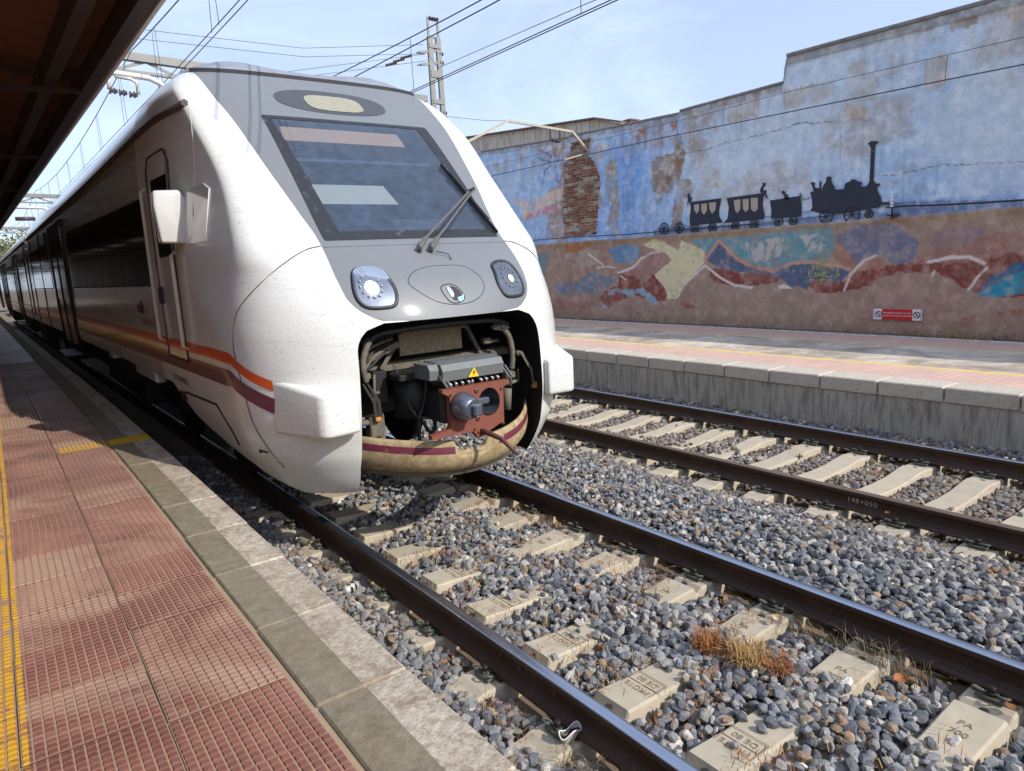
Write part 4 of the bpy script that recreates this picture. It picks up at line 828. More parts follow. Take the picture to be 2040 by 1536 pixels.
def Ys(t, z):
    t = np.abs(np.asarray(t, float)); z = np.asarray(z, float); n = fN(z); q = np.clip(t / fC(z), 0, 1); tm, ym, Lt = corner(z)
    ya = fY0(z) + fA(z) * (1 - np.clip(1 - q ** n, 0, 1) ** (1 / n)); u = 1 - np.sqrt(np.clip(1 - (t - tm) / np.maximum(fB(z) - tm, 1e-4), 0, 1))
    return np.where(t <= tm, ya, ym + u * Lt)
def lift(t, z, off=0.):
    """point on the nose front at lateral t and height z, pushed out along the surface normal"""
    t = np.asarray(t, float); z = np.asarray(z, float); e = .004
    y = Ys(t, z); yt = (Ys(t + e, z) - Ys(t - e, z)) / (2 * e); yz = (Ys(t, z + e) - Ys(t, z - e)) / (2 * e)
    n = np.stack([yt, -np.ones_like(yt), yz], -1); n /= np.linalg.norm(n, axis=-1, keepdims=True)
    return np.stack([AXT + t + BX(y), y, z], -1) + n * np.asarray(off)[..., None]
TRAIN = thing('train', 'white passenger train with grey raked front and open coupler bay at the red platform', 'train', (AXT, 5, 0))
# paints
def train_paint(name, base, speck, rough=.28, coat=.5):
    q = NT(name); v = q.pos(); mpn = q.n('ShaderNodeMapping'); mpn.inputs['Scale'].default_value = (1, .5, 9); q.l(v, mpn.inputs[0])
    n1 = q.noise(v, 2.2, 5, .6); c = q.mix(n1, tuple(x * .9 for x in base), tuple(min(1, x * 1.04) for x in base))
    st = q.ramp(q.noise(mpn.outputs[0], 4, 7, .72, .3), .54, .72); c = q.mix(q.math('MULTIPLY', st, .26), c, s2l(140, 126, 106))
    sc = q.n('ShaderNodeMapping'); sc.inputs['Scale'].default_value = (.35, .35, 1.5); q.l(v, sc.inputs[0])
    sp = q.ramp(q.noise(sc.outputs[0], 75, 4, .7), .62, .70); zone = q.ramp(q.noise(v, 1.4, 3, .5), .34, .6)
    c = q.mix(q.math('MULTIPLY', q.math('MULTIPLY', sp, zone), speck), c, s2l(74, 60, 46))
    sp2 = q.ramp(q.noise(v, 95, 3, .6), .63, .69); c = q.mix(q.math('MULTIPLY', sp2, speck * speck * .75), c, s2l(66, 52, 40))
    m = q.set(Base_Color=c, Roughness=rough, Specular_IOR_Level=.5); q.p.inputs['Coat Weight'].default_value = coat; q.p.inputs['Coat Roughness'].default_value = .12
    return m
WHITE = train_paint('train_white', s2l(224, 225, 222), .9)
SIDEW = train_paint('train_side_white', s2l(206, 206, 202), .2, .2, .8)
SPECK = train_paint('train_white_splattered', s2l(228, 228, 224), 1.0)
GREY = train_paint('train_grey', s2l(118, 122, 127), .3, .5, .1)
ROOF = mat('train_roof', s2l(138, 142, 154), .5, var=.15, scale=3, dirt=s2l(110, 106, 104), dirtamt=.3)
ORANGE = mat('stripe_orange', s2l(214, 82, 34), .3, var=.08, coat=.5); PURPLE = mat('stripe_purple', s2l(98, 40, 68), .3, var=.08, coat=.5)
SEAL = mat('window_seal', (.02, .022, .026), .45, dirt=s2l(120, 122, 124), dirtamt=.08)
q = NT('dark_glass'); v = q.coord(); DGLASS = q.set(Base_Color=(.012, .013, .018), Roughness=.06, Specular_IOR_Level=.6)
q = NT('clear_glass'); fr = q.n('ShaderNodeFresnel'); fr.inputs[0].default_value = 1.5; tr_ = q.n('ShaderNodeBsdfTransparent'); tr_.inputs[0].default_value = (.66, .72, .82, 1)
gl = q.n('ShaderNodeBsdfGlossy'); gl.inputs['Roughness'].default_value = .03; df = q.n('ShaderNodeBsdfDiffuse'); df.inputs[0].default_value = (.24, .33, .50, 1)
mxs = q.n('ShaderNodeMixShader'); q.l(q.math('MULTIPLY', fr.outputs[0], 1.5), mxs.inputs[0]); q.l(tr_.outputs[0], mxs.inputs[1]); q.l(gl.outputs[0], mxs.inputs[2])
mx2 = q.n('ShaderNodeMixShader'); q.l(q.ramp(q.noise(q.coord(), 9, 6, .7), .3, .8, (.10,) * 3, (.26,) * 3), mx2.inputs[0]); q.l(mxs.outputs[0], mx2.inputs[1]); q.l(df.outputs[0], mx2.inputs[2]); q.l(mx2.outputs[0], q.o.inputs[0]); CGLASS = q.m
q = NT('lamp_glass'); tr_ = q.n('ShaderNodeBsdfTransparent'); gl = q.n('ShaderNodeBsdfGlossy'); gl.inputs['Roughness'].default_value = .05; fr = q.n('ShaderNodeFresnel'); mxs = q.n('ShaderNodeMixShader'); q.l(fr.outputs[0], mxs.inputs[0]); q.l(tr_.outputs[0], mxs.inputs[1]); q.l(gl.outputs[0], mxs.inputs[2]); q.l(mxs.outputs[0], q.o.inputs[0]); LGLASS = q.m
# --- shell
ZO = 1.63
def o_half(z):
    z = np.asarray(z, float); r = .21
    return np.where(z > ZO - r, .60 + r * np.sqrt(np.clip(1 - ((z - ZO + r) / r) ** 2, 0, 1)), np.interp(z, [.3, .36, .6, .9, 1.42], [.79, .80, .83, .83, .81]))
g_half = pchip(np.array([1.63, 1.652, 1.69, 1.724, 1.78, 1.834, 2.01, 2.236, 2.45, 2.76, 3.28, 3.5, 3.81]), np.array([.40, .615, .69, .737, .785, .81, .83, .825, .865, .935, 1.03, 1.07, 1.10]))
zbot = lambda y: np.interp(y, [4.4, 4.75, 5.0, 5.2, 5.5, 6.1, 6.95, 7.58, 7.62], [.38, .36, .355, .44, .55, .615, .74, .97, 1.0])
def nose_pt(s, w, z, to):
    b, n, a, y0 = fC(z), fN(z), fA(z), fY0(z)
    tho = np.arcsin(np.clip(to / b, 0, 1) ** (n / 2)); th = tho + (THM - tho) * np.clip(w, 0, 1)
    t = b * np.sin(th) ** (2 / n); y = y0 + a * (1 - np.clip(np.cos(th), 0, 1) ** (2 / n))
    ye = y + np.clip(w - 1, 0, 1) ** 1.5 * (8.0 - y); t = np.where(w > 1, flankT(ye, z), t); y = np.where(w > 1, ye, y)
    return np.stack([AXT + s * t + BX(y), y, z], -1)
def shell(s, zlo, zhi, nz_, edge, lower):
    w = np.concatenate([np.linspace(0, 1, 41) ** 1.0, 1 + np.linspace(0, 1, 22)[1:]]); v = np.linspace(0, 1, nz_)
    Wg, Vg = np.meshgrid(w, v)
    if lower:
        yy = nose_pt(s, Wg, np.full(Wg.shape, .5), edge(np.full(Wg.shape, .5)))[..., 1]; lo_ = zbot(yy); Z = lo_ + Vg * (zhi - lo_)
    else: Z = zlo + Vg * (zhi - zlo)
    f = lambda W_, Z_: nose_pt(s, W_, Z_, edge(Z_))
    P = f(Wg, Z); e = 1e-3
    z1, z0 = np.minimum(Z + e, 3.8), Z - e
    # tangents of the smooth surface at fixed lateral position: build the normal from the implicit form
    dW = f(np.minimum(Wg + e, 2), Z) - f(np.maximum(Wg - e, 0), Z); dZ = f(Wg, z1) - f(Wg, z0)
    N_ = np.cross(dW, dZ) * -s * -1; N_ /= np.linalg.norm(N_, axis=-1, keepdims=True) + 1e-12
    ref = np.stack([np.full(Wg.shape, s * .6), np.full(Wg.shape, -.6), np.full(Wg.shape, .1)], -1); sg = np.sign((N_ * ref).sum(-1, keepdims=True)); N_ *= np.where(sg == 0, 1, sg)
    return P, N_
for s in (-1, 1):
    P, N_ = shell(s, .36, ZO, 30, o_half, True); MB().grid(P, 0, True, s < 0).build('nose_shell', WHITE, TRAIN, normals=N_.reshape(-1, 3))
    P, N_ = shell(s, ZO, 3.80, 60, g_half, False); MB().grid(P, 0, True, s < 0).build('nose_shell', WHITE, TRAIN, normals=N_.reshape(-1, 3))
# --- grey front mask
def patch(zr, tl, tr, nc, off=0.):
    zr = np.asarray(zr); u = np.linspace(0, 1, nc); T_ = np.stack([tl(z) + (tr(z) - tl(z)) * u for z in zr]); return lift(T_, np.repeat(zr[:, None], nc, 1), off)
WS0, WS1, WSH = 2.245, 3.315, lambda z: np.interp(z, [2.2, 3.35], [.775, .765])
m = MB(); m.grid(patch(np.linspace(ZO, WS0, 34), lambda z: -float(g_half(z)), lambda z: float(g_half(z)), 61, .002)); m.grid(patch(np.linspace(WS1, 3.80, 22), lambda z: -float(g_half(z)), lambda z: float(g_half(z)), 61, .002))
for s in (-1, 1): m.grid(patch(np.linspace(WS0, WS1, 30), lambda z: s * float(WSH(z)), lambda z: s * float(g_half(z)), 10, .002), flip=s < 0)
MASK = m.build('front_mask', GREY, TRAIN)
def loop_tube(name, pts, r, off, m_, parent, n=6):
    return MB().tube([tuple(lift(a, b, off)) for a, b in pts], r, n, closed=True).build(name, m_, parent)
def crom(pts, k=6):
    P = np.array(pts); n = len(P); o_ = []
    for i in range(n):
        p0, p1, p2, p3 = P[i - 1], P[i], P[(i + 1) % n], P[(i + 2) % n]
        for t in np.linspace(0, 1, k, endpoint=False): o_.append(.5 * ((2 * p1) + (-p0 + p2) * t + (2 * p0 - 5 * p1 + 4 * p2 - p3) * t * t + (-p0 + 3 * p1 - 3 * p2 + p3) * t ** 3))
    return [tuple(p) for p in o_]
def fan(pts, off, m=None, mi=0, rings=4):
    m = m or MB(); c = np.mean(pts, 0); P = np.array(pts + pts[:1]); R_ = np.linspace(.02, 1, rings)
    Q = c + (P - c)[None] * R_[:, None, None]; return m.grid(lift(Q[..., 0], Q[..., 1], off), mi, True)
# panel joint below the windscreen
MB().tube([tuple(lift(t, 2.185, .002)) for t in np.linspace(-.82, .82, 40)], .002, 4).build('panel_joint', SEAL, MASK)
# --- windscreen: rubber seal ring, glass, things behind it
m = MB(); zz = np.linspace(WS0, WS1, 24)
m.grid(patch(np.linspace(WS0 - .012, WS0 + .055, 4), lambda z: -.78, lambda z: .78, 40, .006)); m.grid(patch(np.linspace(WS1 - .02, WS1 + .012, 4), lambda z: -.775, lambda z: .775, 40, .006))
m.grid(patch(zz, lambda z: -.785, lambda z: -float(np.interp(z, [2.24, 3.31], [.64, .715])), 6, .006)); m.grid(patch(zz, lambda z: float(np.interp(z, [2.24, 3.31], [.73, .66])), lambda z: .785, 6, .006))
WSC = m.build('windscreen_seal', SEAL, TRAIN)
MB().grid(patch(np.linspace(WS0, WS1, 30), lambda z: -.76, lambda z: .76, 40, .003)).build('windscreen', CGLASS, TRAIN)
CAB = MB(); CAB.box((AXT, 7.35, 2.75), (2.5, .04, 1.6)); CAB.box((AXT - 1.2, 6.98, 2.75), (.03, .7, 1.4)); CAB.box((AXT + 1.2, 6.98, 2.75), (.03, .7, 1.4)); CAB.box((AXT, 6.98, 3.45), (2.3, .7, .03)); CAB.box((AXT, 6.3, 2.05), (2.0, 2.0, .03))
CABI = CAB.build('cab_interior', mat('cab_dark', s2l(34, 40, 56), .8), TRAIN)
m = MB(); m.grid(patch(np.linspace(2.245, 2.33, 4), lambda z: -.74, lambda z: .74, 30, -.10)); m.box((AXT + .1, 5.75, 2.2), (1.7, .9, .12), ch=.02); m.box((AXT + .35, 5.65, 2.34), (.5, .06, .18), ch=.02); m.box((AXT - .2, 5.7, 2.32), (.3, .06, .14), ch=.02); m.build('dashboard', mat('dash_grey', s2l(60, 64, 74), .7), CABI)
SEAT = MB(); SEAT.box((AXT + .3, 6.75, 2.45), (.5, .14, .75), ch=.05); SEAT.box((AXT + .3, 6.75, 2.92), (.3, .12, .2), ch=.05); SEAT.build('driver_seat', mat('seat_blue', s2l(40, 52, 84), .8), CABI)
MB().box((AXT - .55, 7.3, 2.7), (.5, .03, .7)).build('cab_rear_window', mat('rear_pale', s2l(150, 158, 166), .6), CABI)
MB().grid(patch(np.linspace(2.585, 2.755, 4), lambda z: -.70, lambda z: float(np.interp(z, [2.58, 2.755], [.05, .0])), 20, -.07)).build('sun_blind', mat('blind_beige', s2l(206, 202, 180), .85, var=.05), CABI)
MB().grid(patch(np.linspace(2.955, 2.985, 3), lambda z: -.74, lambda z: .60, 20, -.06)).build('blind_case', mat('case_grey', s2l(70, 78, 92), .6), CABI)
MB().grid(patch(np.linspace(3.125, 3.262, 4), lambda z: float(np.interp(z, [3.12, 3.26], [-.69, -.655])), lambda z: .44, 20, -.035)).build('destination_display', mat('display_amber', s2l(216, 172, 132), .6, var=.06, scale=20), CABI)
# --- marker lamp above the windscreen
ov = [(-.03 + .53 * np.sign(math.cos(a)) * abs(math.cos(a)) ** .85, 3.535 + .135 * np.sign(math.sin(a)) * abs(math.sin(a)) ** .85 + .02 * math.cos(a) * 0) for a in np.linspace(0, 2 * math.pi, 41)[:-1]]
m = fan(ov, .006); MK = m.build('marker_lamp', mat('speckled_black', s2l(66, 70, 78), .55, var=.45, scale=90, dirt=s2l(130, 126, 116), dirtamt=.2), TRAIN)
ov2 = [(-.02 + .27 * np.sign(math.cos(a)) * abs(math.cos(a)) ** .6, 3.52 + .09 * np.sign(math.sin(a)) * abs(math.sin(a)) ** .6) for a in np.linspace(0, 2 * math.pi, 33)[:-1]]
fan(ov2, .010).build('lens', mat('lens_frosted', s2l(160, 156, 132), .3, var=.3, scale=30, dirt=s2l(96, 92, 78), dirtamt=.3), MK)
# --- headlamps
hl = [(.47, 1.93), (.495, 1.995), (.59, 2.022), (.69, 2.005), (.735, 1.91), (.738, 1.81), (.69, 1.748), (.58, 1.735), (.49, 1.752), (.455, 1.84)]
CHROME = mat('lamp_chrome', s2l(176, 180, 188), .3, .6, var=.2, scale=40)
q = NT('lamp_lit'); q.set(Base_Color=(1, .96, .85)); q.p.inputs['Emission Color'].default_value = (1, .93, .76, 1); q.p.inputs['Emission Strength'].default_value = 6; LIT = q.m
q = NT('lamp_dim'); q.set(Base_Color=(.9, .86, .7)); q.p.inputs['Emission Color'].default_value = (1, .9, .66, 1); q.p.inputs['Emission Strength'].default_value = .35; DIM = q.m
for s in (-1, 1):
    lp = crom([(s * a, b) for a, b in hl], 5)
    H = loop_tube('headlamp', lp, .014, .004, SEAL, TRAIN, 8); fan(lp, .0045).build('reflector', mat('reflector_blue', s2l(112, 122, 140), .35, .4, var=.45, scale=16), H)
    cx = s * .60 + (.012 if s > 0 else -.02); m = MB()
    for k in range(12):
        a = k * math.pi / 6; p = Vector(tuple(lift(cx + .075 * math.cos(a), 1.885 + .078 * math.sin(a), .012))); m.tube([p + Vector((0, .012, 0)), p, p + Vector((0, -.006, .003))], [.008, .009, .003], 8)
    m.build('led_ring', CHROME, H)
    rl = .046 if s < 0 else .03; cir = [(cx + rl * math.cos(a), 1.875 + rl * math.sin(a)) for a in np.linspace(0, 2 * math.pi, 25)[:-1]]; fan(cir, .016).build('lamp', LIT if s < 0 else DIM, H)
    fan(lp, .022).build('lamp_cover', LGLASS, H)
# --- coupler hatch outline and socket
HT = loop_tube('hatch_joint', crom([(-.334, 1.905), (-.25, 1.975), (-.116, 2.007), (.05, 2.012), (.20, 2.0), (.28, 1.945), (.312, 1.88), (.29, 1.81), (.21, 1.75), (.09, 1.72), (-.05, 1.722), (-.17, 1.755), (-.28, 1.83)], 5), .003, .002, SEAL, TRAIN, 5)
loop_tube('socket_rim', crom([(-.093, 1.842), (-.03, 1.87), (.04, 1.855), (.085, 1.79), (.07, 1.745), (.0, 1.728), (-.06, 1.75)], 5), .004, .003, SEAL, HT)
fan(crom([(-.03, 1.85), (.03, 1.845), (.07, 1.79), (.05, 1.755), (-.01, 1.75), (-.03, 1.80)], 4), .005).build('socket', MATS['black'], HT)
fan(crom([(-.045, 1.845), (-.02, 1.85), (.0, 1.80), (-.02, 1.77), (-.04, 1.80)], 4), .008).build('socket_plate', CHROME, HT)
fan(crom([(.02, 1.765), (.06, 1.775), (.08, 1.79), (.07, 1.75), (.03, 1.735)], 4), .008).build('socket_lip', mat('pale_blue', s2l(150, 196, 208), .6), HT)
# --- wipers
def wp(t, z, off): return tuple(lift(t, z, off))
ARM = mat('wiper_arm', s2l(118, 116, 112), .5, .3, var=.25, scale=30, dirt=s2l(80, 62, 48))
for k, (t0_, z0_, t1_, z1_) in enumerate(((-.095, 2.125, .735, 2.615), (.005, 2.12, .80, 2.635))):
    m = MB(); m.bar(wp(t0_, z0_, .055), wp(t0_ + .10, z0_ + .066, .06), .038, .03, ch=.005); m.bar(wp(t0_ + .10, z0_ + .066, .06), wp(t1_, z1_, .055), .022, .014, ch=.003)
    m.cyl(wp(t0_, z0_, .0), wp(t0_, z0_, .07), .018, 10); W_ = m.build('wiper_arm', ARM, TRAIN)
m = MB(); m.bar(wp(.64, 2.895, .03), wp(.775, 2.25, .03), .014, .03); m.bar(wp(.66, 2.80, .045), wp(.765, 2.36, .045), .012, .012); m.bar(wp(.73, 2.61, .06), wp(.80, 2.635, .06), .02, .03); m.build('wiper_blade', MATS['rubber'], TRAIN)
MB().tube([wp(.03, 2.10, .03), wp(.10, 2.085, .03), wp(.13, 2.08, .02), wp(.135, 2.05, .008)], .004, 5).build('washer_hose', MATS['rubber'], TRAIN)
# --- anti-climber boxes
for s in (-1, 1):
    bm = bmesh.new(); pl = [(.865, 4.57), (.852, 4.495), (1.09, 4.47), (1.145, 4.50), (1.318, 4.96), (1.24, 5.3), (.95, 5.1)]
    lo_ = [bm.verts.new((AXT + s * a, b, .885)) for a, b in pl]; hi_ = [bm.verts.new((AXT + s * a, b, 1.185 + (b - 4.47) * .19)) for a, b in pl]
    n = len(pl); bm.faces.new(lo_ if s < 0 else lo_[::-1]); bm.faces.new(hi_[::-1] if s < 0 else hi_)
    for i in range(n):
        j = (i + 1) % n; f = [lo_[i], hi_[i], hi_[j], lo_[j]]; bm.faces.new(f if s < 0 else f[::-1])
    bmesh.ops.recalc_face_normals(bm, faces=bm.faces); bmesh.ops.bevel(bm, geom=list(bm.edges), offset=.03, segments=4, profile=.5, affect='EDGES')
    me = bpy.data.meshes.new('anti_climber'); bm.to_mesh(me); bm.free(); me.materials.append(SPECK); me.polygons.foreach_set('use_smooth', [True] * len(me.polygons)); link('anti_climber', me, TRAIN)
# --- coupler bay lining
m = MB(); zz = np.linspace(.37, ZO, 40)
for s in (-1, 1):
    to = o_half(zz); A = np.stack([AXT + s * to, Ys(to, zz), zz], -1); B = np.stack([AXT + s * (to + .012), Ys(to, zz) + .035, zz], -1); Cc = np.stack([AXT + s * (to + .06), Ys(to, zz) + 1.2, zz + .02], -1)
    m.grid(np.stack([A, B, Cc]), 0, True)
tt = np.linspace(-.60, .60, 20); zt = np.full(20, ZO); A = np.stack([AXT + tt, Ys(tt, zt), zt], -1); m.grid(np.stack([A, A + np.array([0, 1.25, .03])]), 0, True)
m.add([(AXT - 1.2, 5.75, .72), (AXT + 1.2, 5.75, .72), (AXT + 1.2, 5.75, 1.75), (AXT - 1.2, 5.75, 1.75)], [(0, 1, 2, 3)])
BAY = m.build('coupler_bay', mat('bay_black', (.014, .013, .013), .75, var=.4, scale=8), TRAIN)
# --- lower lip
zof = [(.05, -.04), (.012, .0), (-.004, -.022), (-.010, -.05), (-.014, -.105), (-.012, -.15), (.004, -.20), (.05, -.245), (.11, -.27)]
tt = np.linspace(-.86, .86, 121); yc_ = 4.33 + .5 * (np.abs(tt) / .86) ** 2.3; zc_ = .722 + .10 * (np.abs(tt) / .86) ** 1.8
jag = np.interp(tt, [-.20, -.17, -.12, -.04, .0, .06, .10, .16], [0, -.075, -.09, -.06, -.085, -.08, -.02, 0]) + np.where((tt > -.2) & (tt < .16), RNG.normal(0, .004, len(tt)), 0)
P = np.array([[(AXT + t, y + dy, max(z + dz_, z - .3) + (jg if k < 4 else 0)) for t, y, z, jg in zip(tt, yc_, zc_, jag)] for k, (dy, dz_) in enumerate(zof)])
LIPM = mat('lip_beige', s2l(182, 164, 128), .8, var=.25, scale=7, dirt=s2l(98, 76, 48), dirtamt=.6, bump=.4, spec=.3)
m = MB().grid(P, 0, True); o = m.build('lower_lip', [LIPM, mat('lip_maroon', s2l(104, 40, 58), .5, var=.2, dirt=s2l(160, 136, 100), dirtamt=.1)], TRAIN)
nc = len(tt) - 1; rr = random.Random(8)
o.data.polygons.foreach_set('material_index', [1 if (k // nc) == 3 and not (-.17 + rr.uniform(-.05, .05) < tt[k % nc] < .22 + rr.uniform(-.04, .04)) else 0 for k in range(len(o.data.polygons))])
md = o.modifiers.new('thickness', 'SOLIDIFY'); md.thickness = .012; md.offset = 1
m = MB(); P = np.array([[(AXT + t * .98, y + dy, z + dz_) for t, y, z in zip(tt, yc_, zc_)] for dy, dz_ in ((.10, -.268), (.10, -.30), (.16, -.31))]); m.grid(P).build('lip_underplate', mat('lip_grey', s2l(104, 96, 84), .8, var=.3), TRAIN)
# --- coupler
def tz(t, z, y): return (AXT + t, y, z)
COUP = thing('coupler', '', '', (AXT, 4.3, .95)); COUP.parent = TRAIN; COUP.matrix_parent_inverse = Matrix.Translation(TRAIN.location).inverted()
def cput(o): o.parent = COUP; o.matrix_parent_inverse = Matrix.Translation(Vector((AXT, 4.3, .95))).inverted(); return o
REDO = mat('red_oxide', s2l(126, 70, 56), .7, .05, var=.2, scale=14, bump=.3, dirt=s2l(96, 62, 52), dirtamt=.2)
bm = bmesh.new()
outl = [(-.318, 1.133), (.281, 1.13), (.275, 1.105), (.22, 1.078), (.212, .81), (.165, .80), (.048, .752), (-.025, .723), (-.071, .783), (-.179, .787), (-.43, .782), (-.425, .812), (-.273, .837), (-.263, .852), (-.258, 1.075), (-.316, 1.108)]
hole = [(.084 + .098 * math.cos(a), .985 + .108 * math.sin(a)) for a in np.linspace(0, 2 * math.pi, 29)[:-1]]
def ring(pts, y): return [bm.verts.new(tz(a, b, y)) for a, b in pts]
fo, fh, bo, bh_ = ring(outl, 4.27), ring(hole, 4.27), ring(outl, 4.325), ring(hole, 4.325)
ed = []
for L_ in (fo, fh):
    for i in range(len(L_)): ed.append(bm.edges.new((L_[i], L_[(i + 1) % len(L_)])))
bmesh.ops.triangle_fill(bm, edges=ed, use_beauty=True, use_dissolve=False)
for f_, b_ in ((fo, bo), (fh, bh_)):
    for i in range(len(f_)): j = (i + 1) % len(f_); bm.faces.new((f_[i], f_[j], b_[j], b_[i]))
bmesh.ops.recalc_face_normals(bm, faces=bm.faces); me = bpy.data.meshes.new('coupler_plate'); bm.to_mesh(me); bm.free(); me.materials.append(REDO); cput(link('coupler_plate', me))
STEEL = mat('worn_steel', s2l(120, 128, 140), .35, .8, var=.35, scale=12, dirt=s2l(60, 58, 58), dirtamt=.2)
m = MB(); m.tube([tz(-.159, .99, 4.27), tz(-.159, .99, 4.235), tz(-.158, .988, 4.17), tz(-.150, .985, 4.13)], [.108, .106, .085, .07], 28); m.box(tz(-.13, .98, 4.115), (.075, .05, .09), ch=.012); cput(m.build('coupler_cone', STEEL))
m = MB(); m.tube([tz(.084, .985, 4.272), tz(.086, .985, 4.36), tz(.09, .985, 4.46)], [.098, .085, .05], 28, cap=False); m.add([tz(.09 + .06 * math.cos(a), .985 + .06 * math.sin(a), 4.455) for a in np.linspace(0, 2 * math.pi, 17)[:-1]], [tuple(range(16))]); m.box(tz(.02, 1.0, 4.27), (.10, .03, .05), ch=.006); m.box(tz(.06, 1.0, 4.30), (.05, .075, .04), ch=.006); cput(m.build('coupler_socket', STEEL))
for t, z in ((-.026, 1.088), (-.026, .878), (-.029, .773), (.2, .80), (-.06, .80), (-.25, 1.09), (.2, 1.07)):
    m = MB(); r_ = .02 if z > .86 and abs(t) < .1 else .01; m.tube([tz(t, z, 4.285), tz(t, z, 4.262), tz(t, z, 4.256)], [r_, r_, r_ * .7], 12); m.tube([tz(t, z, 4.257), tz(t, z, 4.254)], [r_ * .45] * 2, 8, 1); cput(m.build('bolt', [mat('brass', s2l(128, 96, 62), .5, .4), MATS['black']]))
m = MB(); m.tube([tz(-.005, .775, 4.30), tz(.02, .762, 4.2), tz(.05, .735, 4.09), tz(.092, .633, 3.95)], [.024, .02, .018, .013], 12); cput(m.build('release_handle', mat('handle_red', s2l(88, 50, 44), .6, var=.25, scale=30)))
EB = mat('box_grey', s2l(104, 108, 108), .55, .1, var=.2, scale=20, dirt=s2l(160, 154, 140), dirtamt=.1)
m = MB(); rot = Matrix.Rotation(.0, 3, 'Y'); m.prism([(4.30, 1.185), (4.29, 1.26), (4.32, 1.305), (4.42, 1.318), (4.56, 1.318), (4.56, 1.185)], lambda a, b, s_: (AXT + (-.29 if s_ == 0 else .25), a, b)); m.prism([(4.34, 1.20), (4.33, 1.27), (4.36, 1.31), (4.56, 1.31), (4.56, 1.2)], lambda a, b, s_: (AXT + (-.375 if s_ == 0 else -.295), a, b)); o = m.build('electric_head', EB); cput(o)
m = MB(); m.prism([(-.025, 1.262), (-.08, 1.193), (.013, 1.19)], lambda a, b, s_: tz(a, b, 4.283 + .004 * s_)); cput(m.build('warning_triangle', mat('warn_yellow', s2l(242, 200, 20), .5, var=.05)))
m = MB(); m.prism([(-.022, 1.248), (-.04, 1.222), (-.03, 1.222), (-.042, 1.198), (-.016, 1.228), (-.027, 1.228)], lambda a, b, s_: tz(a, b, 4.279 + .003 * s_)); cput(m.build('lightning_mark', MATS['black']))
m = MB()
for k, t in enumerate(np.linspace(-.22, .2, 9)): m.cyl(tz(t, 1.175, 4.36), tz(t + random.uniform(-.02, .02), 1.145, 4.31), .012, 8)
for t in (-.30, .255): m.bar(tz(t, 1.235, 4.33), tz(t + .03, 1.14, 4.27), .012, .012); m.bar(tz(t + .03, 1.235, 4.33), tz(t + .06, 1.14, 4.27), .012, .012)
cput(m.build('contact_pins', mat('pin_alloy', s2l(150, 152, 156), .4, .6)))
m = MB(); m.box(tz(-.12, .99, 4.55), (.34, .42, .26), ch=.03); m.cyl(tz(-.05, .98, 4.6), tz(-.05, .98, 5.6), .12, 16); cput(m.build('coupler_shank', MATS['black']))
m = MB(); m.cyl(tz(-.30, .88, 4.75), tz(-.30, 1.18, 4.75), .15, 20); m.cyl(tz(-.30, 1.18, 4.75), tz(-.30, 1.22, 4.75), .165, 20); m.box(tz(-.30, 1.2, 4.7), (.36, .2, .05), ch=.01); m.box(tz(-.52, 1.12, 4.9), (.12, .12, .25), ch=.01); m.box(tz(-.12, 1.08, 4.9), (.2, .2, .3), ch=.01); m.build('air_motor', MATS['black'], BAY)
# frame behind the coupler
BEIGE = mat('speckled_panel', s2l(164, 150, 122), .8, var=.25, scale=20, dirt=s2l(74, 60, 44), dirtamt=.45); FRM = mat('frame_grey', s2l(110, 104, 92), .8, var=.3, scale=10, dirt=s2l(66, 56, 44), dirtamt=.4)
m = MB(); m.box(tz(.005, 1.42, 4.95), (.58, .02, .19)); m.box(tz(.03, 1.505, 4.93), (.62, .05, .022), ch=.004); m.build('equipment_panel', BEIGE, BAY)
m = MB(); m.box(tz(.1, 1.245, 4.96), (1.34, .05, .05), ch=.004); m.box(tz(.1, 1.275, 5.05), (1.34, .18, .012)); m.build('cross_beam', FRM, BAY)
MB().bar(tz(.33, 1.51, 4.92), tz(.47, 1.24, 4.92), .035, .03).build('strut', FRM, BAY); MB().bar(tz(-.385, 1.40, 4.86), tz(-.49, 1.255, 4.88), .035, .03).build('strut', FRM, BAY); MB().bar(tz(-.36, 1.44, 4.82), tz(-.69, 1.32, 4.82), .045, .045).build('strut', FRM, BAY)
def hose(pts, r=.011, m_='rubber', nm='hose'): return MB().tube(crv(pts), r, 8).build(nm, MATS[m_] if isinstance(m_, str) else m_, BAY)
def crv(P, k=6):
    P = [Vector(p) for p in P]; o_ = []
    for i in range(len(P) - 1):
        p0, p1, p2, p3 = P[max(i - 1, 0)], P[i], P[i + 1], P[min(i + 2, len(P) - 1)]
        for j in range(k): t = j / k; o_.append(.5 * ((2 * p1) + (-p0 + p2) * t + (2 * p0 - 5 * p1 + 4 * p2 - p3) * t * t + (-p0 + 3 * p1 - 3 * p2 + p3) * t ** 3))
    return o_ + [P[-1]]
hose([tz(-.28, 1.24, 4.6), tz(-.285, 1.15, 4.56), tz(-.294, 1.05, 4.57), tz(-.31, .95, 4.6), tz(-.34, .88, 4.6), tz(-.355, .70, 4.6)], .015)
hose([tz(-.32, .86, 4.58), tz(-.30, .80, 4.57), tz(-.27, .765, 4.56), tz(-.235, .79, 4.56), tz(-.225, .85, 4.58), tz(-.26, .92, 4.6)], .015)
hose([tz(-.4, 1.1, 4.7), tz(-.40, .98, 4.62), tz(-.36, .90, 4.6), tz(-.28, .88, 4.58)], .012)
hose([tz(-.64, 1.45, 4.75), tz(-.58, 1.53, 4.72), tz(-.3, 1.56, 4.68), tz(.1, 1.565, 4.66), tz(.45, 1.55, 4.68), tz(.62, 1.5, 4.72)], .022)
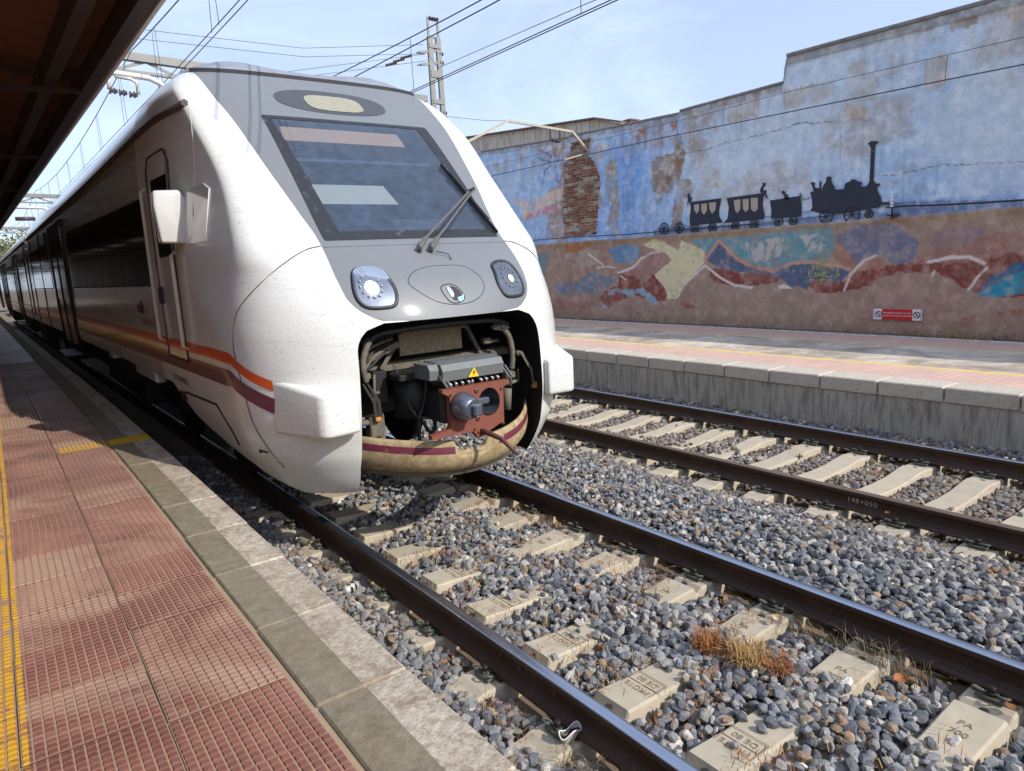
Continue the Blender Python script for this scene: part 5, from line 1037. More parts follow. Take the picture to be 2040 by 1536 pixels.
for k in range(6): hose([tz(-.70 + .02 * k, 1.26 + .012 * k, 4.74 + .02 * k), tz(-.60, 1.33 + .03 * k, 4.74 + .03 * k), tz(-.46 + .03 * k, 1.40 + .025 * k, 4.8 + .03 * k)], .014 if k % 2 else .009, FRM if k % 2 else 'rubber')
hose([tz(-.70, 1.20, 4.70), tz(-.715, 1.30, 4.70), tz(-.69, 1.40, 4.72), tz(-.62, 1.50, 4.74), tz(-.55, 1.54, 4.76)], .024, FRM, 'bent_pipe')
m = MB(); m.cyl(tz(-.61, 1.24, 4.75), tz(-.64, .93, 4.74), .011, 8); m.cyl(tz(-.64, 1.10, 4.75), tz(-.58, 1.10, 4.75), .012, 8); m.box(tz(-.675, 1.235, 4.75), (.06, .06, .05), ch=.01); m.build('lever', FRM, BAY)
m = MB(); m.box(tz(-.66, .86, 4.72), (.10, .10, .16), ch=.008); m.box(tz(-.60, .84, 4.74), (.05, .06, .20), ch=.005); m.cyl(tz(-.80, .90, 4.7), tz(-.68, .90, 4.7), .022, 10); m.build('hinge_block', FRM, BAY)
for dx in (0, .035): 
    m = MB(); m.prism([(-.76 + dx, 1.20), (-.745 + dx, 1.20), (-.665 + dx, 1.06), (-.655 + dx, .93), (-.685 + dx, .93), (-.69 + dx, 1.05)], lambda a, b, s_: tz(a, b, 4.64 + .008 * s_)); m.build('hinge_plate', MATS['steel_dark'], BAY)
m = MB(); m.box(tz(-.66, .925, 4.64), (.045, .03, .03), ch=.005); m.build('orange_bracket', mat('rust_orange', s2l(196, 130, 50), .7, var=.3, scale=40), BAY)
# right-hand linkage
m = MB(); m.tube(crv([tz(.56, 1.49, 4.74), tz(.63, 1.40, 4.73), tz(.66, 1.25, 4.73), tz(.65, 1.12, 4.74)]), .026, 10); m.cyl(tz(.65, 1.14, 4.74), tz(.63, .97, 4.74), .010, 8); m.cyl(tz(.605, .955, 4.75), tz(.585, .775, 4.75), .038, 14); m.build('damper', FRM, BAY)
m = MB(); m.prism([(.44, 1.50), (.50, 1.54), (.60, 1.525), (.625, 1.47), (.56, 1.455), (.47, 1.47)], lambda a, b, s_: tz(a, b, 4.70 + .05 * s_)); m.cyl(tz(.555, 1.49, 4.69), tz(.555, 1.49, 4.76), .018, 10); m.build('lever_head', MATS['steel_dark'], BAY)
MB().cyl(tz(.698, 1.252, 4.68), tz(.698, 1.252, 4.72), .022, 12).build('knob', FRM, BAY); m = MB(); m.box(tz(.48, 1.37, 4.85), (.08, .06, .05), ch=.008); m.cyl(tz(.46, 1.37, 4.84), tz(.60, 1.36, 4.84), .016, 8); m.build('valve', FRM, BAY); m = MB(); m.box(tz(.66, 1.06, 4.8), (.10, .08, .06), ch=.01); m.cyl(tz(.62, .98, 4.8), tz(.76, 1.0, 4.8), .018, 8); m.cyl(tz(.76, 1.0, 4.8), tz(.76, 1.10, 4.8), .012, 8); m.build('linkage', FRM, BAY)
for dx in (0, .03):
    m = MB(); m.prism([(.69 + dx, 1.26), (.705 + dx, 1.265), (.81 + dx, 1.10), (.835 + dx, .97), (.81 + dx, .97), (.795 + dx, 1.09)], lambda a, b, s_: tz(a, b, 4.66 + dx + .006 * s_)); m.build('hinge_plate', FRM, BAY)
m = MB(); m.box(tz(.835, .955, 4.66), (.06, .04, .03), ch=.005); m.cyl(tz(.85, .975, 4.64), tz(.85, .975, 4.68), .018, 10); m.build('orange_bracket', MATS['rust_orange'], BAY)
MB().tube(crv([tz(-.40, 1.28, 4.85), tz(-.395, 1.24, 4.8), tz(-.40, 1.17, 4.78), tz(-.41, 1.12, 4.78)]), .004, 5).build('blue_wire', mat('wire_blue', s2l(60, 92, 130), .6), BAY)
# --- body sides, roof
def side_x(z, y, off=0., s=-1): return AXT + s * (flankT(y, z) + off) + BX(y)
CARS = [(8.0, 25.6), (26.3, 44.0), (44.7, 64.0)]
for y0, y1 in CARS:
    m = MB(); yy = np.linspace(y0, y1, int((y1 - y0) / 1.0) + 2); zz = np.concatenate([np.linspace(1.0, 3.2, 10), np.linspace(3.3, 3.8, 9)])
    for s in (-1, 1):
        Yg_, Zg_ = np.meshgrid(yy, zz); m.grid(np.stack([side_x(Zg_, Yg_, 0, s), Yg_, Zg_], -1), 0, True, s < 0)
    for ye in (y0 + .0, y1): m.add([(AXT - 1.45 + bxs(ye), ye, 1.0), (AXT + 1.45 + bxs(ye), ye, 1.0), (AXT + 1.4 + bxs(ye), ye, 3.6), (AXT - 1.4 + bxs(ye), ye, 3.6)], [(0, 1, 2, 3)]) if ye > 9 else None
    m.build('carriage_body', SIDEW, TRAIN)
    m = MB(); ttt = np.linspace(-1.22, 1.22, 25)
    if y0 < 9:
        d = np.concatenate([[0, .02, .06, .15, .3, .5, .8, 1.2], np.linspace(2, 17.5, 12)]); R_ = []
        for k, dd in enumerate(d):
            row = []
            for t in ttt:
                yf = float(Ys(t, 3.8)) + .02; y = yf + dd if dd <= 1.2 else yf + 1.2 + (25.6 - yf - 1.2) * (dd - 1.2) / 16.3
                zt_ = 3.80 + (.0 if k == 0 else .03) + (.19 * (1 - (abs(t) / 1.22) ** 5) + .05 * math.exp(-((t + .72) / .28) ** 2) + .05 * math.exp(-((t - .72) / .28) ** 2) - .02 * math.exp(-(t / .3) ** 2)) * (1 - math.exp(-dd / .26))
                row.append((AXT + t + bxs(y), y, zt_ if abs(t) < 1.2 else 3.80))
            R_.append(row)
        m.grid(np.array(R_), 0, True)
    else:
        Yg_, Tg = np.meshgrid(yy, ttt); m.grid(np.stack([AXT + Tg + BX(Yg_), Yg_, 3.80 + .2 * (1 - (np.abs(Tg) / 1.22) ** 2.2)], -1).transpose(1, 0, 2), 0, True)
    m.build('carriage_roof', ROOF, TRAIN)
m = MB(); tt = np.linspace(-1.12, 1.12, 50); A = lift(tt, np.full(50, 3.795), .004); m.grid(np.stack([A, A + np.array([0, .025, .04])]), 0, True); m.build('roof_gap', MATS['black'], TRAIN)
m = MB(); yy = np.linspace(6.25, 25.6, 30); m.tube([(side_x(3.40, y, .012), y, 3.40) for y in yy], .03, 6); m.build('rain_gutter', mat('gutter_brown', s2l(70, 60, 54), .6, var=.3), TRAIN)
for y0, y1 in CARS[1:]: MB().tube([(side_x(3.40, y, .012), y, 3.40) for y in np.linspace(y0, y1, 12)], .03, 6).build('rain_gutter', MATS['gutter_brown'], TRAIN)
for ya_ in (25.62, 44.02):
    m = MB(); m.box((AXT + bxs(ya_), ya_ + .33, 2.3), (2.5, .7, 2.5)); m.build('gangway_bellows', MATS['rubber'], TRAIN)
def side_rect(y0, y1, z0, z1, off, ny=None, zf=None):
    ny = ny or max(2, int((y1 - y0) / .8) + 2); Yg_, Vg = np.meshgrid(np.linspace(y0, y1, ny), np.linspace(0, 1, 5)); zt_ = z1 if zf is None else zf(Yg_); Zg_ = z0 + Vg * (zt_ - z0)
    return np.stack([side_x(Zg_, Yg_, off), Yg_, Zg_], -1)
def nose_or_side(y, z, off):
    """left flank point at distance y, wrapped round the nose where the nose begins"""
    tm, ym, Lt = corner(z)
    if y >= float(ym): return (float(side_x(z, y, off)), y, z)
    n = float(fN(z)); b = float(fC(z)); c_ = (1 - (y - float(fY0(z))) / float(fA(z))); t = -b * (1 - max(0, c_) ** n) ** (1 / n)
    return tuple(lift(t, z, off))
yp = list(np.linspace(4.925, 5.6, 26)) + list(np.linspace(5.75, 25.6, 40))
for nm, m_, zt_, zb_ in (('orange_stripe', ORANGE, ([4.9, 5.1, 5.37, 5.6, 25], [1.262, 1.335, 1.455, 1.462, 1.462]), ([4.9, 5.1, 5.37, 5.6, 25], [1.188, 1.262, 1.375, 1.378, 1.37])),
                          ('purple_stripe', PURPLE, ([4.9, 5.1, 5.4, 5.6, 25], [1.133, 1.21, 1.325, 1.325, 1.31]), ([4.9, 5.1, 5.4, 5.6, 25], [1.012, 1.09, 1.20, 1.19, 1.16]))):
    P = np.array([[nose_or_side(y, float(np.interp(y, *zb_) + f_ * (np.interp(y, *zt_) - np.interp(y, *zb_))), .003) for y in yp] for f_ in np.linspace(0, 1, 4)])
    MB().grid(P, 0, True, True).build(nm, m_, TRAIN)
    for y0, y1 in CARS[1:]: MB().grid(side_rect(y0, y1, zb_[1][-1], zt_[1][-1], .003), 0, True, True).build(nm, m_, TRAIN)
# window bands with single panes
ztop = lambda y: np.interp(y, [7.5, 15, 20], [2.80, 2.93, 2.95])
panes = [(7.93, 9.55), (9.58, 11.3), (11.33, 13.05), (13.08, 15.0)] + [(18.9, 20.5), (20.53, 22.2), (22.23, 24.9)] + [(27.6, 29.4), (29.43, 31.0), (33.6, 36.4), (36.43, 39.2), (39.23, 42)] + [(46, 49), (49.05, 52), (54, 58), (58.05, 62)]
for y0, y1 in panes:
    MB().grid(side_rect(y0, y1, 1.975, 2.9, .006, zf=ztop), 0, True, True).build('window', DGLASS, TRAIN)
for a_, b_ in ((7.9, 15.03), (18.87, 24.93)): MB().grid(side_rect(a_, b_, 1.955, 2.9, .003, zf=lambda y: ztop(y) + .02), 0, True, True).build('window_band', SEAL, TRAIN)
# cab door
CD = MB().grid(side_rect(6.72, 7.50, 1.30, 3.12, .004), 0, True, True).build('cab_door', SIDEW, TRAIN)
m = MB()
for pts in ([(6.71, 1.28), (7.51, 1.28), (7.51, 2.2), (7.51, 3.0), (7.42, 3.13), (6.82, 3.13), (6.71, 3.02), (6.71, 2.2)],): m.tube([(float(side_x(z, y, .006)), y, z) for y, z in pts], .009, 5, closed=True)
m.build('door_joint', SEAL, CD); MB().grid(side_rect(6.80, 7.34, 2.22, 2.92, .007), 0, True, True).build('door_window', DGLASS, CD)
m = MB(); m.box((float(side_x(1.85, 7.45, .02)), 7.42, 1.87), (.04, .07, .16), ch=.01); m.build('door_handle', MATS['steel_dark'], CD)
for y_, z0, z1 in ((7.62, 1.42, 2.88), (6.62, 1.40, 2.25)):
    m = MB(); m.tube([(float(side_x(z0, y_, 0)), y_, z0), (float(side_x(z0 + .03, y_, .05)), y_, z0 + .03), (float(side_x(z1 - .03, y_, .05)), y_, z1 - .03), (float(side_x(z1, y_, 0)), y_, z1)], .016, 8); m.build('grab_rail', mat('rail_white', s2l(196, 190, 178), .4), TRAIN)
MB().tube([(float(side_x(z, 6.15, .003)), 6.15 + .05 * (z - 2.9), z) for z in np.linspace(2.5, 3.36, 8)], .004, 4).build('panel_joint', MATS['rail_white'], TRAIN)
# seam of the opening nose cover
sm_ = [(-1.245, .60), (-1.33, .75), (-1.40, .95), (-1.43, 1.2), (-1.445, 1.48), (-1.43, 1.65), (-1.40, 1.77), (-1.30, 1.92), (-1.12, 2.08), (-.95, 2.17), (-.83, 2.195)]
for s in (-1, 1): MB().tube(crv([tuple(lift(a * -s, b, .004)) for a, b in sm_], 8), .0035, 5).build('nose_joint', mat('joint_brown', s2l(92, 78, 62), .8), TRAIN)
# passenger doors
for yd in (15.6, 30.9 + .9, 42.2, 46 - 1.0, 52.6):
    D_ = MB().grid(side_rect(yd, yd + 2.6, .86, 3.22, .012), 0, True, True).build('passenger_door', mat('door_grey', s2l(122, 118, 112), .35, var=.1, coat=.4), TRAIN)
    m = MB()
    for yy_ in (yd, yd + .09, yd + 1.32, yd + 2.5, yd + 2.6): m.tube([(float(side_x(z, yy_, .016)), yy_, z) for z in (.86, 1.6, 2.4, 3.22)], .022, 5)
    m.tube([(float(side_x(3.22, y_, .016)), y_, 3.22) for y_ in (yd, yd + 1.3, yd + 2.6)], .022, 5); m.build('door_seal', MATS['rubber'], D_)
    for yy_ in (yd + .22, yd + 1.48): MB().grid(side_rect(yy_, yy_ + .9, 1.75, 2.95, .018), 0, True, True).build('door_window', DGLASS, D_)
    for yy_ in (yd + .05, yd + .16): MB().tube([(float(side_x(z, yy_, .03)), yy_, z) for z in (.95, 1.8, 3.1)], .011, 5).build('door_strip', mat('strip_bright', s2l(176, 172, 168), .35, .5), D_)
    m = MB(); m.box((float(side_x(.8, yd + 1.3, .10)), yd + 1.3, .66), (.28, 1.5, .03)); m.build('footstep', MATS['galvanised'], D_)
m = MB(); m.box((float(side_x(3.05, 19.3, .004)), 19.3, 3.05), (.02, .45, .32)); m.build('side_indicator', MATS['black'], TRAIN)
# panel gaps, vents and fittings along the skirt
PJ = mat('joint_dark', s2l(40, 34, 30), .8)
for y_ in (21.3, 24.4, 27.3, 33.2, 45.5): MB().tube([(float(side_x(z, y_, .004)), y_, z) for z in np.linspace(1.02, 3.3, 8)], .012, 4).build('panel_joint', PJ, TRAIN)
pn = [(7.12, .955), (5.98, .985), (5.68, .80), (5.62, .70)]
MB().tube([nose_or_side(a, b, .003) for a, b in pn], .010, 5).build('skirt_joint', PJ, TRAIN)
m = MB(); P = [nose_or_side(a, b, .004) for a, b in ((7.38, .84), (7.38, .95), (7.16, .95), (7.12, .87))]; m.add(P, [(0, 1, 2, 3)]); m.build('skirt_recess', MATS['black'], TRAIN)
MB().box((float(side_x(1.0, 9.2, -.06)), 9.2, .95), (.12, 1.3, .14), ch=.02).build('sill_bracket', SIDEW, TRAIN); MB().box((float(side_x(1.0, 11.8, -.06)), 11.8, .97), (.12, .4, .08)).build('sill_bracket', SIDEW, TRAIN)
m = MB(); m.add([nose_or_side(a, b, .004) for a, b in ((5.235, .70), (5.225, .735), (5.12, .725), (5.125, .71), (5.20, .715), (5.21, .70))], [(0, 1, 2, 3, 4, 5)]); m.build('jacking_mark', MATS['black'], TRAIN)
# lettering
def side_text(nm, tx, size, y, z, m_, sp=1.0): return put_text(nm, tx, size, (float(side_x(z, y, .0065)), y, z), (0, -1, 0), (0, 0, 1), m_, TRAIN, .0006, space=sp)
TXT = mat('lettering_plum', s2l(70, 30, 52), .5); TX2 = mat('lettering_grey', s2l(116, 104, 96), .6)
side_text('operator_lettering', 'renfe', .20, 8.75, 1.73, TXT); side_text('service_lettering', 'Media Distancia', .13, 8.35, 1.58, TX2); side_text('fleet_number', '9-71-9-448-003-5', .085, 7.2, 1.07, mat('lettering_brown', s2l(84, 66, 52), .7))
m = MB(); m.bar((float(side_x(1.78, 8.68, .007)), 8.675, 1.655), (float(side_x(1.78, 8.68, .007)), 8.675, 1.80), .003, .016, up=(1, 0, 0)); m.build('operator_lettering', TXT, TRAIN)
# mirror housing and the flap it folds out of
m = MB(); bm = bmesh.new(); pl = [(1.155, 2.31), (1.365, 2.30), (1.385, 2.50), (1.38, 2.66), (1.34, 2.735), (1.14, 2.725), (1.13, 2.60)]
f0 = [bm.verts.new((a + .02, 6.33, b)) for a, b in pl]; f1 = [bm.verts.new((a + .03, 6.50, b)) for a, b in pl]; bm.faces.new(f0); bm.faces.new(f1[::-1])
for i in range(len(pl)): j = (i + 1) % len(pl); bm.faces.new((f0[i], f1[i], f1[j], f0[j]))
bmesh.ops.recalc_face_normals(bm, faces=bm.faces); bmesh.ops.bevel(bm, geom=list(bm.edges), offset=.022, segments=3, profile=.5, affect='EDGES'); me = bpy.data.meshes.new('mirror_housing'); bm.to_mesh(me); bm.free(); me.materials.append(SIDEW); me.polygons.foreach_set('use_smooth', [True] * len(me.polygons)); MH = link('mirror_housing', me, TRAIN)
m = MB(); m.add([(1.18, 6.507, 2.34), (1.37, 6.507, 2.33), (1.37, 6.507, 2.70), (1.17, 6.507, 2.70)], [(3, 2, 1, 0)]); m.build('mirror_glass', DGLASS, MH)
m = MB(); m.prism([(5.82, 2.29), (6.25, 2.29), (6.25, 2.72), (5.95, 2.74), (5.84, 2.69)], lambda a, b, s_: (float(side_x(b, a, .012 - .02 * s_)), a, b)); m.build('mirror_flap', SIDEW, TRAIN)
# underframe: dark boxes, wheels
for y0, y1, x0, z0 in ((9.3, 10.4, 1.75, .35), (10.8, 14.6, 1.62, .3), (15.0, 18.5, 1.8, .4), (19, 21.5, 1.66, .3), (27, 31, 1.66, .3), (33, 41, 1.66, .3), (46, 60, 1.66, .3)):
    MB().box((AXT + bxs((y0 + y1) / 2), (y0 + y1) / 2, (z0 + 1.02) / 2), (2 * (AXT - x0), y1 - y0, 1.02 - z0), ch=.03).build('underframe_box', MATS['black'], TRAIN)
MB().box((AXT, 7.6, .9), (2.3, 3.2, .24)).build('underframe', MATS['black'], TRAIN)
for yb in (7.3, 9.7, 22.4, 24.6, 28.2, 30.4):
    m = MB()
    for xw in (XA - .02, XA + G2 + .02): m.cyl((xw - .06 + bxs(yb), yb, .44), (xw + .06 + bxs(yb), yb, .44), .44, 28)
    m.cyl((XA + bxs(yb), yb, .44), (XA + G2 + bxs(yb), yb, .44), .08, 10); m.build('wheelset', MATS['steel_dark'], TRAIN)
# ================================================================== canopy over the near platform
CANX = lambda y: 1.31 - .03 * (y - 5.8)
CZ = 4.0
CAN = thing('platform_canopy', 'dark brown corrugated canopy roof with pale fascia over the red platform', 'canopy', (-1, 8, .5))
CBR = mat('canopy_brown', s2l(98, 70, 52), .8, var=.2, scale=3); CDK = mat('canopy_beam', s2l(58, 46, 42), .7, var=.25); FAS = mat('canopy_fascia', s2l(206, 200, 194), .6, var=.15)
Y0C, Y1C = 5.15, 96.
n = 400; xx = np.linspace(-7.5, 1.25, 2); yy = np.linspace(Y0C, Y1C, 2200)
P = np.array([[(CANX(y) - .06 if k else -7.5, y, CZ + .22 + (1 - k) * 1.1 + .014 * math.sin(y * 2 * math.pi / .17)) for k in (0, .5, 1)] for y in yy]); P[:, 1, 0] = -3.0
MB().grid(P, 0, True).build('corrugated_sheet', CBR, CAN)
m = MB(); m.bar((CANX(Y0C), Y0C, CZ + .12), (CANX(Y1C), Y1C, CZ + .12), .03, .24); m.build('fascia', FAS, CAN)
for dx, w, h, z in ((-.10, .10, .20, CZ + .10), (-.42, .12, .22, CZ + .16), (-1.75, .14, .26, CZ + .30)):
    m = MB(); m.bar((CANX(Y0C) + dx, Y0C, z), (CANX(Y1C) + dx, Y1C, z), w, h); m.build('purlin', CDK, CAN)
for k, y in enumerate(np.arange(8.9, 60, 4.6)):
    m = MB(); x1 = CANX(y) - .15; a0 = (-4, y, 3.9); 
    m.bar((-5, y, 4.55), (x1, y, 4.14), .06, .06); m.bar((-5, y, 3.75), (x1, y, 4.02), .05, .05)
    xs_ = np.linspace(-4.6, x1 - .2, 12)
    for a_, b_ in zip(xs_[:-1], xs_[1:]):
        zt = lambda x: 4.55 - (x + 5) / (x1 + 5) * .41; zl = lambda x: 3.75 + (x + 5) / (x1 + 5) * .27
        m.bar((a_, y, zl(a_)), ((a_ + b_) / 2, y, zt((a_ + b_) / 2)), .03, .03); m.bar(((a_ + b_) / 2, y, zt((a_ + b_) / 2)), (b_, y, zl(b_)), .03, .03)
    m.build('truss', CDK, CAN)
    m = MB(); m.cyl((-3.2, y, .49), (-3.2, y, 3.95), .09, 12); m.cyl((-3.2, y, .49), (-3.2, y, .75), .14, 12); m.build('column', MATS['galvanised'], CAN)
m = MB()
for y in (11, 16, 21, 26): m.box((.1, y, 4.02), (.14, 1.2, .09), ch=.02)
m.build('light_fitting', FAS, CAN)
# unseen station wall, extended to block sky light from the train side
q = NT('station_render'); v = q.pos(); q.bump(q.noise(v, 20, 5), .3, .01); STR = q.set(Base_Color=q.mix(q.noise(v, .8, 5), s2l(96, 86, 76), s2l(118, 106, 94)), Roughness=.9)
ST = thing('unseen_station_building', 'unseen station building behind the near platform, extended to block sky light', 'building', (-8, 20, .5))
m = MB(); m.box((-9.4, 30, 4.1), (3.6, 140, 7.2)); m.build('wall', STR, ST)
for y in np.arange(-30, 58, 3.4):
    m = MB(); m.box((-7.58, y, 1.75), (.06, 1.3, 2.4)); m.build('door', CDK, ST)
# ================================================================== overhead line
def wire(name, pts, r, label, cat='wire'): return tag(MB().tube(pts, r, 5).build(name, MATS['wire']), label, cat, 'overhead line wires')
ylong = np.linspace(3, 66, 40)
for dx, w in ((-.03, 'left'), (.05, 'right')): wire('contact_wire', [(2.8 + dx + bxs(y) * .9, y, 5.10 + .004 * (y - 8)) for y in ylong], .0062, '%s one of the paired contact wires running over the train roof' % w)
def sagz(y, z0, s_, span=24., ph=15.): u = ((y - ph) / span) % 1.0; return z0 - s_ * 4 * u * (1 - u)
MZ1 = lambda y: sagz(y, 6.12, .42) + .006 * (y - 10)
wire('messenger_wire', [(2.78 + bxs(y) * .9, y, MZ1(y)) for y in np.linspace(3, 66, 70)], .009, 'thick suspension wire above the contact wires of the near track')
for k, y in enumerate(np.arange(9.6, 50, 3.3)):
    for d in (0, .35): wire('dropper', [(2.8 + bxs(y) * .9, y + d, 5.11 + .004 * (y - 8)), (2.78 + bxs(y) * .9, y + d * .6, MZ1(y + d * .6))], .004, 'thin dropper wire of the near track, %s of the %s pair going away' % ('first' if d == 0 else 'second', ORD[k]))
for dx, w in ((-.02, 'left'), (.05, 'right')): wire('contact_wire', [(6.4 + dx, y, 5.0 + .006 * (y - 6)) for y in np.linspace(2, 60, 20)], .0075, '%s one of the paired contact wires over the far track' % w)
MZ2 = lambda y: sagz(y, 6.05, .30)
wire('messenger_wire', [(6.4, y, MZ2(y)) for y in np.linspace(2, 60, 60)], .010, 'thick suspension wire above the far track, upper of two')
wire('messenger_wire', [(6.3, y, 5.62 + .02 * abs(y - 8)) for y in np.linspace(2, 30, 30)], .010, 'second suspension wire above the far track, lower of two')
for k, y in enumerate((6.9, 11.2)): wire('dropper', [(6.4, y, 5.0 + .006 * (y - 6)), (6.4, y, MZ2(y))], .005, 'dropper wire of the far track, %s' % ('nearer to the viewer' if k == 0 else 'beside the steel mast'))
wire('feeder_wire', [(6.4, 2, 4.9), (6.4, 6.88, 5.10), (7.4, 12, 5.7), (9.0, 14.9, 6.85)], .005, 'thin stay wire rising from the right to the steel mast')
for k, (za_, zb_) in enumerate(((7.20, 6.85), (7.0, 6.68))): wire('cross_wire', [(-6, 15, zb_ - .25), (2.5, 15.0, zb_ - .28), (6, 15, zb_ - .2), (8.9, 15.0, za_ - .1)], .005, '%s cross wire spanning from the mast to the canopy' % ('upper' if k == 0 else 'lower'))
for k, z in enumerate((6.95, 6.8)): wire('cross_wire', [(4.2, 16.5, z - .85), (6.5, 15.8, z - .45), (8.95, 15.0, z - .05)], .005, '%s slanting stay wire left of the mast' % ('upper' if k == 0 else 'lower'))
wire('cross_wire', [(9.2, 15.0, 5.55), (10.0, 14.2, 5.35), (9.96, 13.27, 5.17)], .005, 'thin wire from the mast down to the wall bracket')
# mast
GAL = MATS['galvanised']
MS = thing('catenary_mast', 'grey lattice steel mast standing beyond the train with insulators on top', 'mast', (9.2, 15, .45))
m = MB()
for sx in (-1, 1): m.bar((9.2 + sx * .17, 15, .45), (9.2 + sx * .11, 15, 7.3), .07, .12)
for k, z in enumerate(np.arange(.9, 7.3, .62)): m.box((9.2, 15, z), (.30, .10, .16 if k % 2 else .10))
m.build('mast_post', GAL, MS)
m = MB(); m.bar((9.07, 15, 7.25), (9.07, 15, 7.72), .035, .05); m.bar((9.33, 15, 7.25), (9.33, 15, 7.72), .035, .05); m.bar((9.05, 15, 7.30), (9.35, 15, 7.30), .05, .04); m.build('top_bracket', GAL, MS)
INS = mat('insulator_brown', s2l(74, 56, 54), .35, var=.2)
m = MB(); [m.cyl((9.08 + k * .035, 15, 7.70), (9.095 + k * .035, 15, 7.70), .05 if k % 2 else .035, 10) for k in range(8)]; m.build('insulator', INS, MS)
m = MB()
for z in (6.75, 7.02): m.bar((8.8, 15, z - .1), (9.3, 15, z), .05, .05); m.bar((8.72, 15.0, z - .12), (9.1, 15.3, z), .03, .03)
m.build('stay_arm', GAL, MS)
for z, sg in ((6.95, 1), (6.75, 1), (5.62, 1), (5.5, 1)):
    m = MB(); [m.cyl((9.32 + k * .03, 15, z), (9.335 + k * .03, 15, z), .035 if k % 2 else .05, 8) for k in range(4)]; m.build('insulator', INS, MS)
for k in range(3):
    m = MB(); [m.cyl((8.3 + j * .06 - k * .2, 15, 6.93 - k * .1 - .2 + .02 * j), (8.33 + j * .06 - k * .2, 15, 6.94 - k * .1 - .2 + .02 * j), .03, 8) for j in range(5)]; m.build('insulator', INS, MS)
# portal beam
def portal(y, z, x0, x1, label):
    t = thing('portal_beam', label, 'gantry', ((x0 + x1) / 2, y, z))
    m = MB(); m.bar((x0, y, z), (x1, y, z - .32), .14, .14); m.bar((x0, y, z - .26), (x1, y, z - .58), .08, .05); m.build('chord', GAL, t); sl_ = .32 / (x1 - x0)
    m = MB(); xs_ = np.arange(x0, x1, .55)
    for k, x in enumerate(xs_[:-1]): m.bar((x, y, z - sl_ * (x - x0) - (.05 if k % 2 else .26)), (x + .55, y, z - sl_ * (x + .55 - x0) - (.26 if k % 2 else .05)), .03, .05)
    m.build('lattice', GAL, t); return t
t = portal(15.1, 6.24, -2, 8.95, 'pale lattice gantry beam crossing above the train roof')
portal(33, 5.6, -3, 9, 'distant gantry beam seen below the canopy edge at left'); portal(48, 5.4, -3, 9, 'farthest gantry beam beside the trees at left')
t = thing('cantilever_arm', 'white bent tube arm holding insulators under the gantry at left', 'bracket', (2.6, 12.8, 5.1))
m = MB(); m.tube([(1.2, 12.6, 5.18), (1.9, 12.6, 5.17), (2.48, 12.6, 5.14), (2.62, 12.6, 5.08), (3.1, 12.6, 4.72), (3.6, 12.6, 4.3)], .045, 8); m.build('tube', mat('arm_white', s2l(214, 212, 206), .4, .2), t)
m = MB(); m.tube([(1.92, 12.6, 5.14), (1.90, 12.6, 4.92)], .028, 8); m.tube([(2.0, 12.6, 5.12), (2.22, 12.6, 5.10), (2.30, 12.6, 5.05), (2.30, 12.6, 4.88)], .028, 8); m.build('hanger', MATS['arm_white'], t)
for x in (1.95, 2.08, 2.22):
    m = MB(); [m.cyl((x + k * .03 - .05, 12.6, 4.90 - .12 * (x - 1.95)), (x + k * .03 - .03, 12.6, 4.90 - .12 * (x - 1.95)), .05 if k % 2 == 0 else .032, 8) for k in range(4)]; m.build('insulator', INS, t)
t = thing('cantilever_arm', 'distant bent arm with insulators below the canopy edge', 'bracket', (1.8, 31, 5))
m = MB(); m.tube([(.4, 31, 4.85), (2.0, 31, 4.83), (2.5, 31, 4.6)], .05, 6); m.build('tube', MATS['arm_white'], t); m = MB(); m.cyl((1.1, 31, 4.45), (1.7, 31, 4.45), .07, 6); m.build('insulator', INS, t)
t = thing('wall_bracket_arm', 'cream angular tube bracket reaching out from the top of the mural wall', 'bracket', (12.45, 13.27, 4.6))
m = MB()
CRM = mat('arm_cream', s2l(176, 166, 150), .5, .1, dirt=s2l(140, 120, 96), dirtamt=.2)
for a, b in (((8.6, 13.27, 4.55), (9.96, 13.27, 5.17)), ((9.96, 13.27, 5.17), (11.89, 13.27, 5.06)), ((11.89, 13.27, 5.06), (12.42, 13.27, 4.61))): m.bar(a, b, .05, .05)
m.build('tube', CRM, t); MB().bar((11.62, 13.27, 4.40), (12.42, 13.27, 4.59), .03, .03).build('stay', CRM, t)
m = MB(); m.bar((11.2, 13.27, 5.06), (11.2, 13.27, 4.86), .03, .03); m.bar((11.5, 13.27, 5.06), (11.5, 13.27, 4.80), .03, .03); [m.cyl((11.2 + k * .06, 13.27, 4.84 - k * .008), (11.24 + k * .06, 13.27, 4.83 - k * .008), .045 if k % 2 else .03, 8) for k in range(5)]; m.build('insulator', INS, t)
# ================================================================== building behind the wall
BR = thing('house_behind_wall', 'cream rendered building with tiled edge showing above the mural wall', 'building', (23, 25, 0))
q = NT('cream_render'); v = q.pos(); mp_ = q.n('ShaderNodeMapping'); mp_.inputs['Scale'].default_value = (1, 2.2, .25); q.l(v, mp_.inputs[0])
c = q.mix(q.noise(v, 1.2, 6), s2l(190, 180, 164), s2l(214, 206, 192)); sep = q.n('ShaderNodeSeparateXYZ'); q.l(v, sep.inputs[0])
c = q.mix(q.math('MULTIPLY', q.ramp(q.noise(mp_.outputs[0], 3, 6, .7), .45, .62), .6), c, s2l(120, 100, 80)); CRW = q.set(Base_Color=c, Roughness=.9)
m = MB(); m.prism([(19.6, 0), (20.9, 0), (33, 0), (33, 8.45), (28.8, 8.06), (20.9, 7.36), (19.6, 6.98)], lambda a, b, s_: (20 + (8 if s_ else 0), a, b)); m.build('wall', CRW, BR)
TL = mat('roof_tile_edge', s2l(122, 100, 82), .85, var=.3, scale=6)
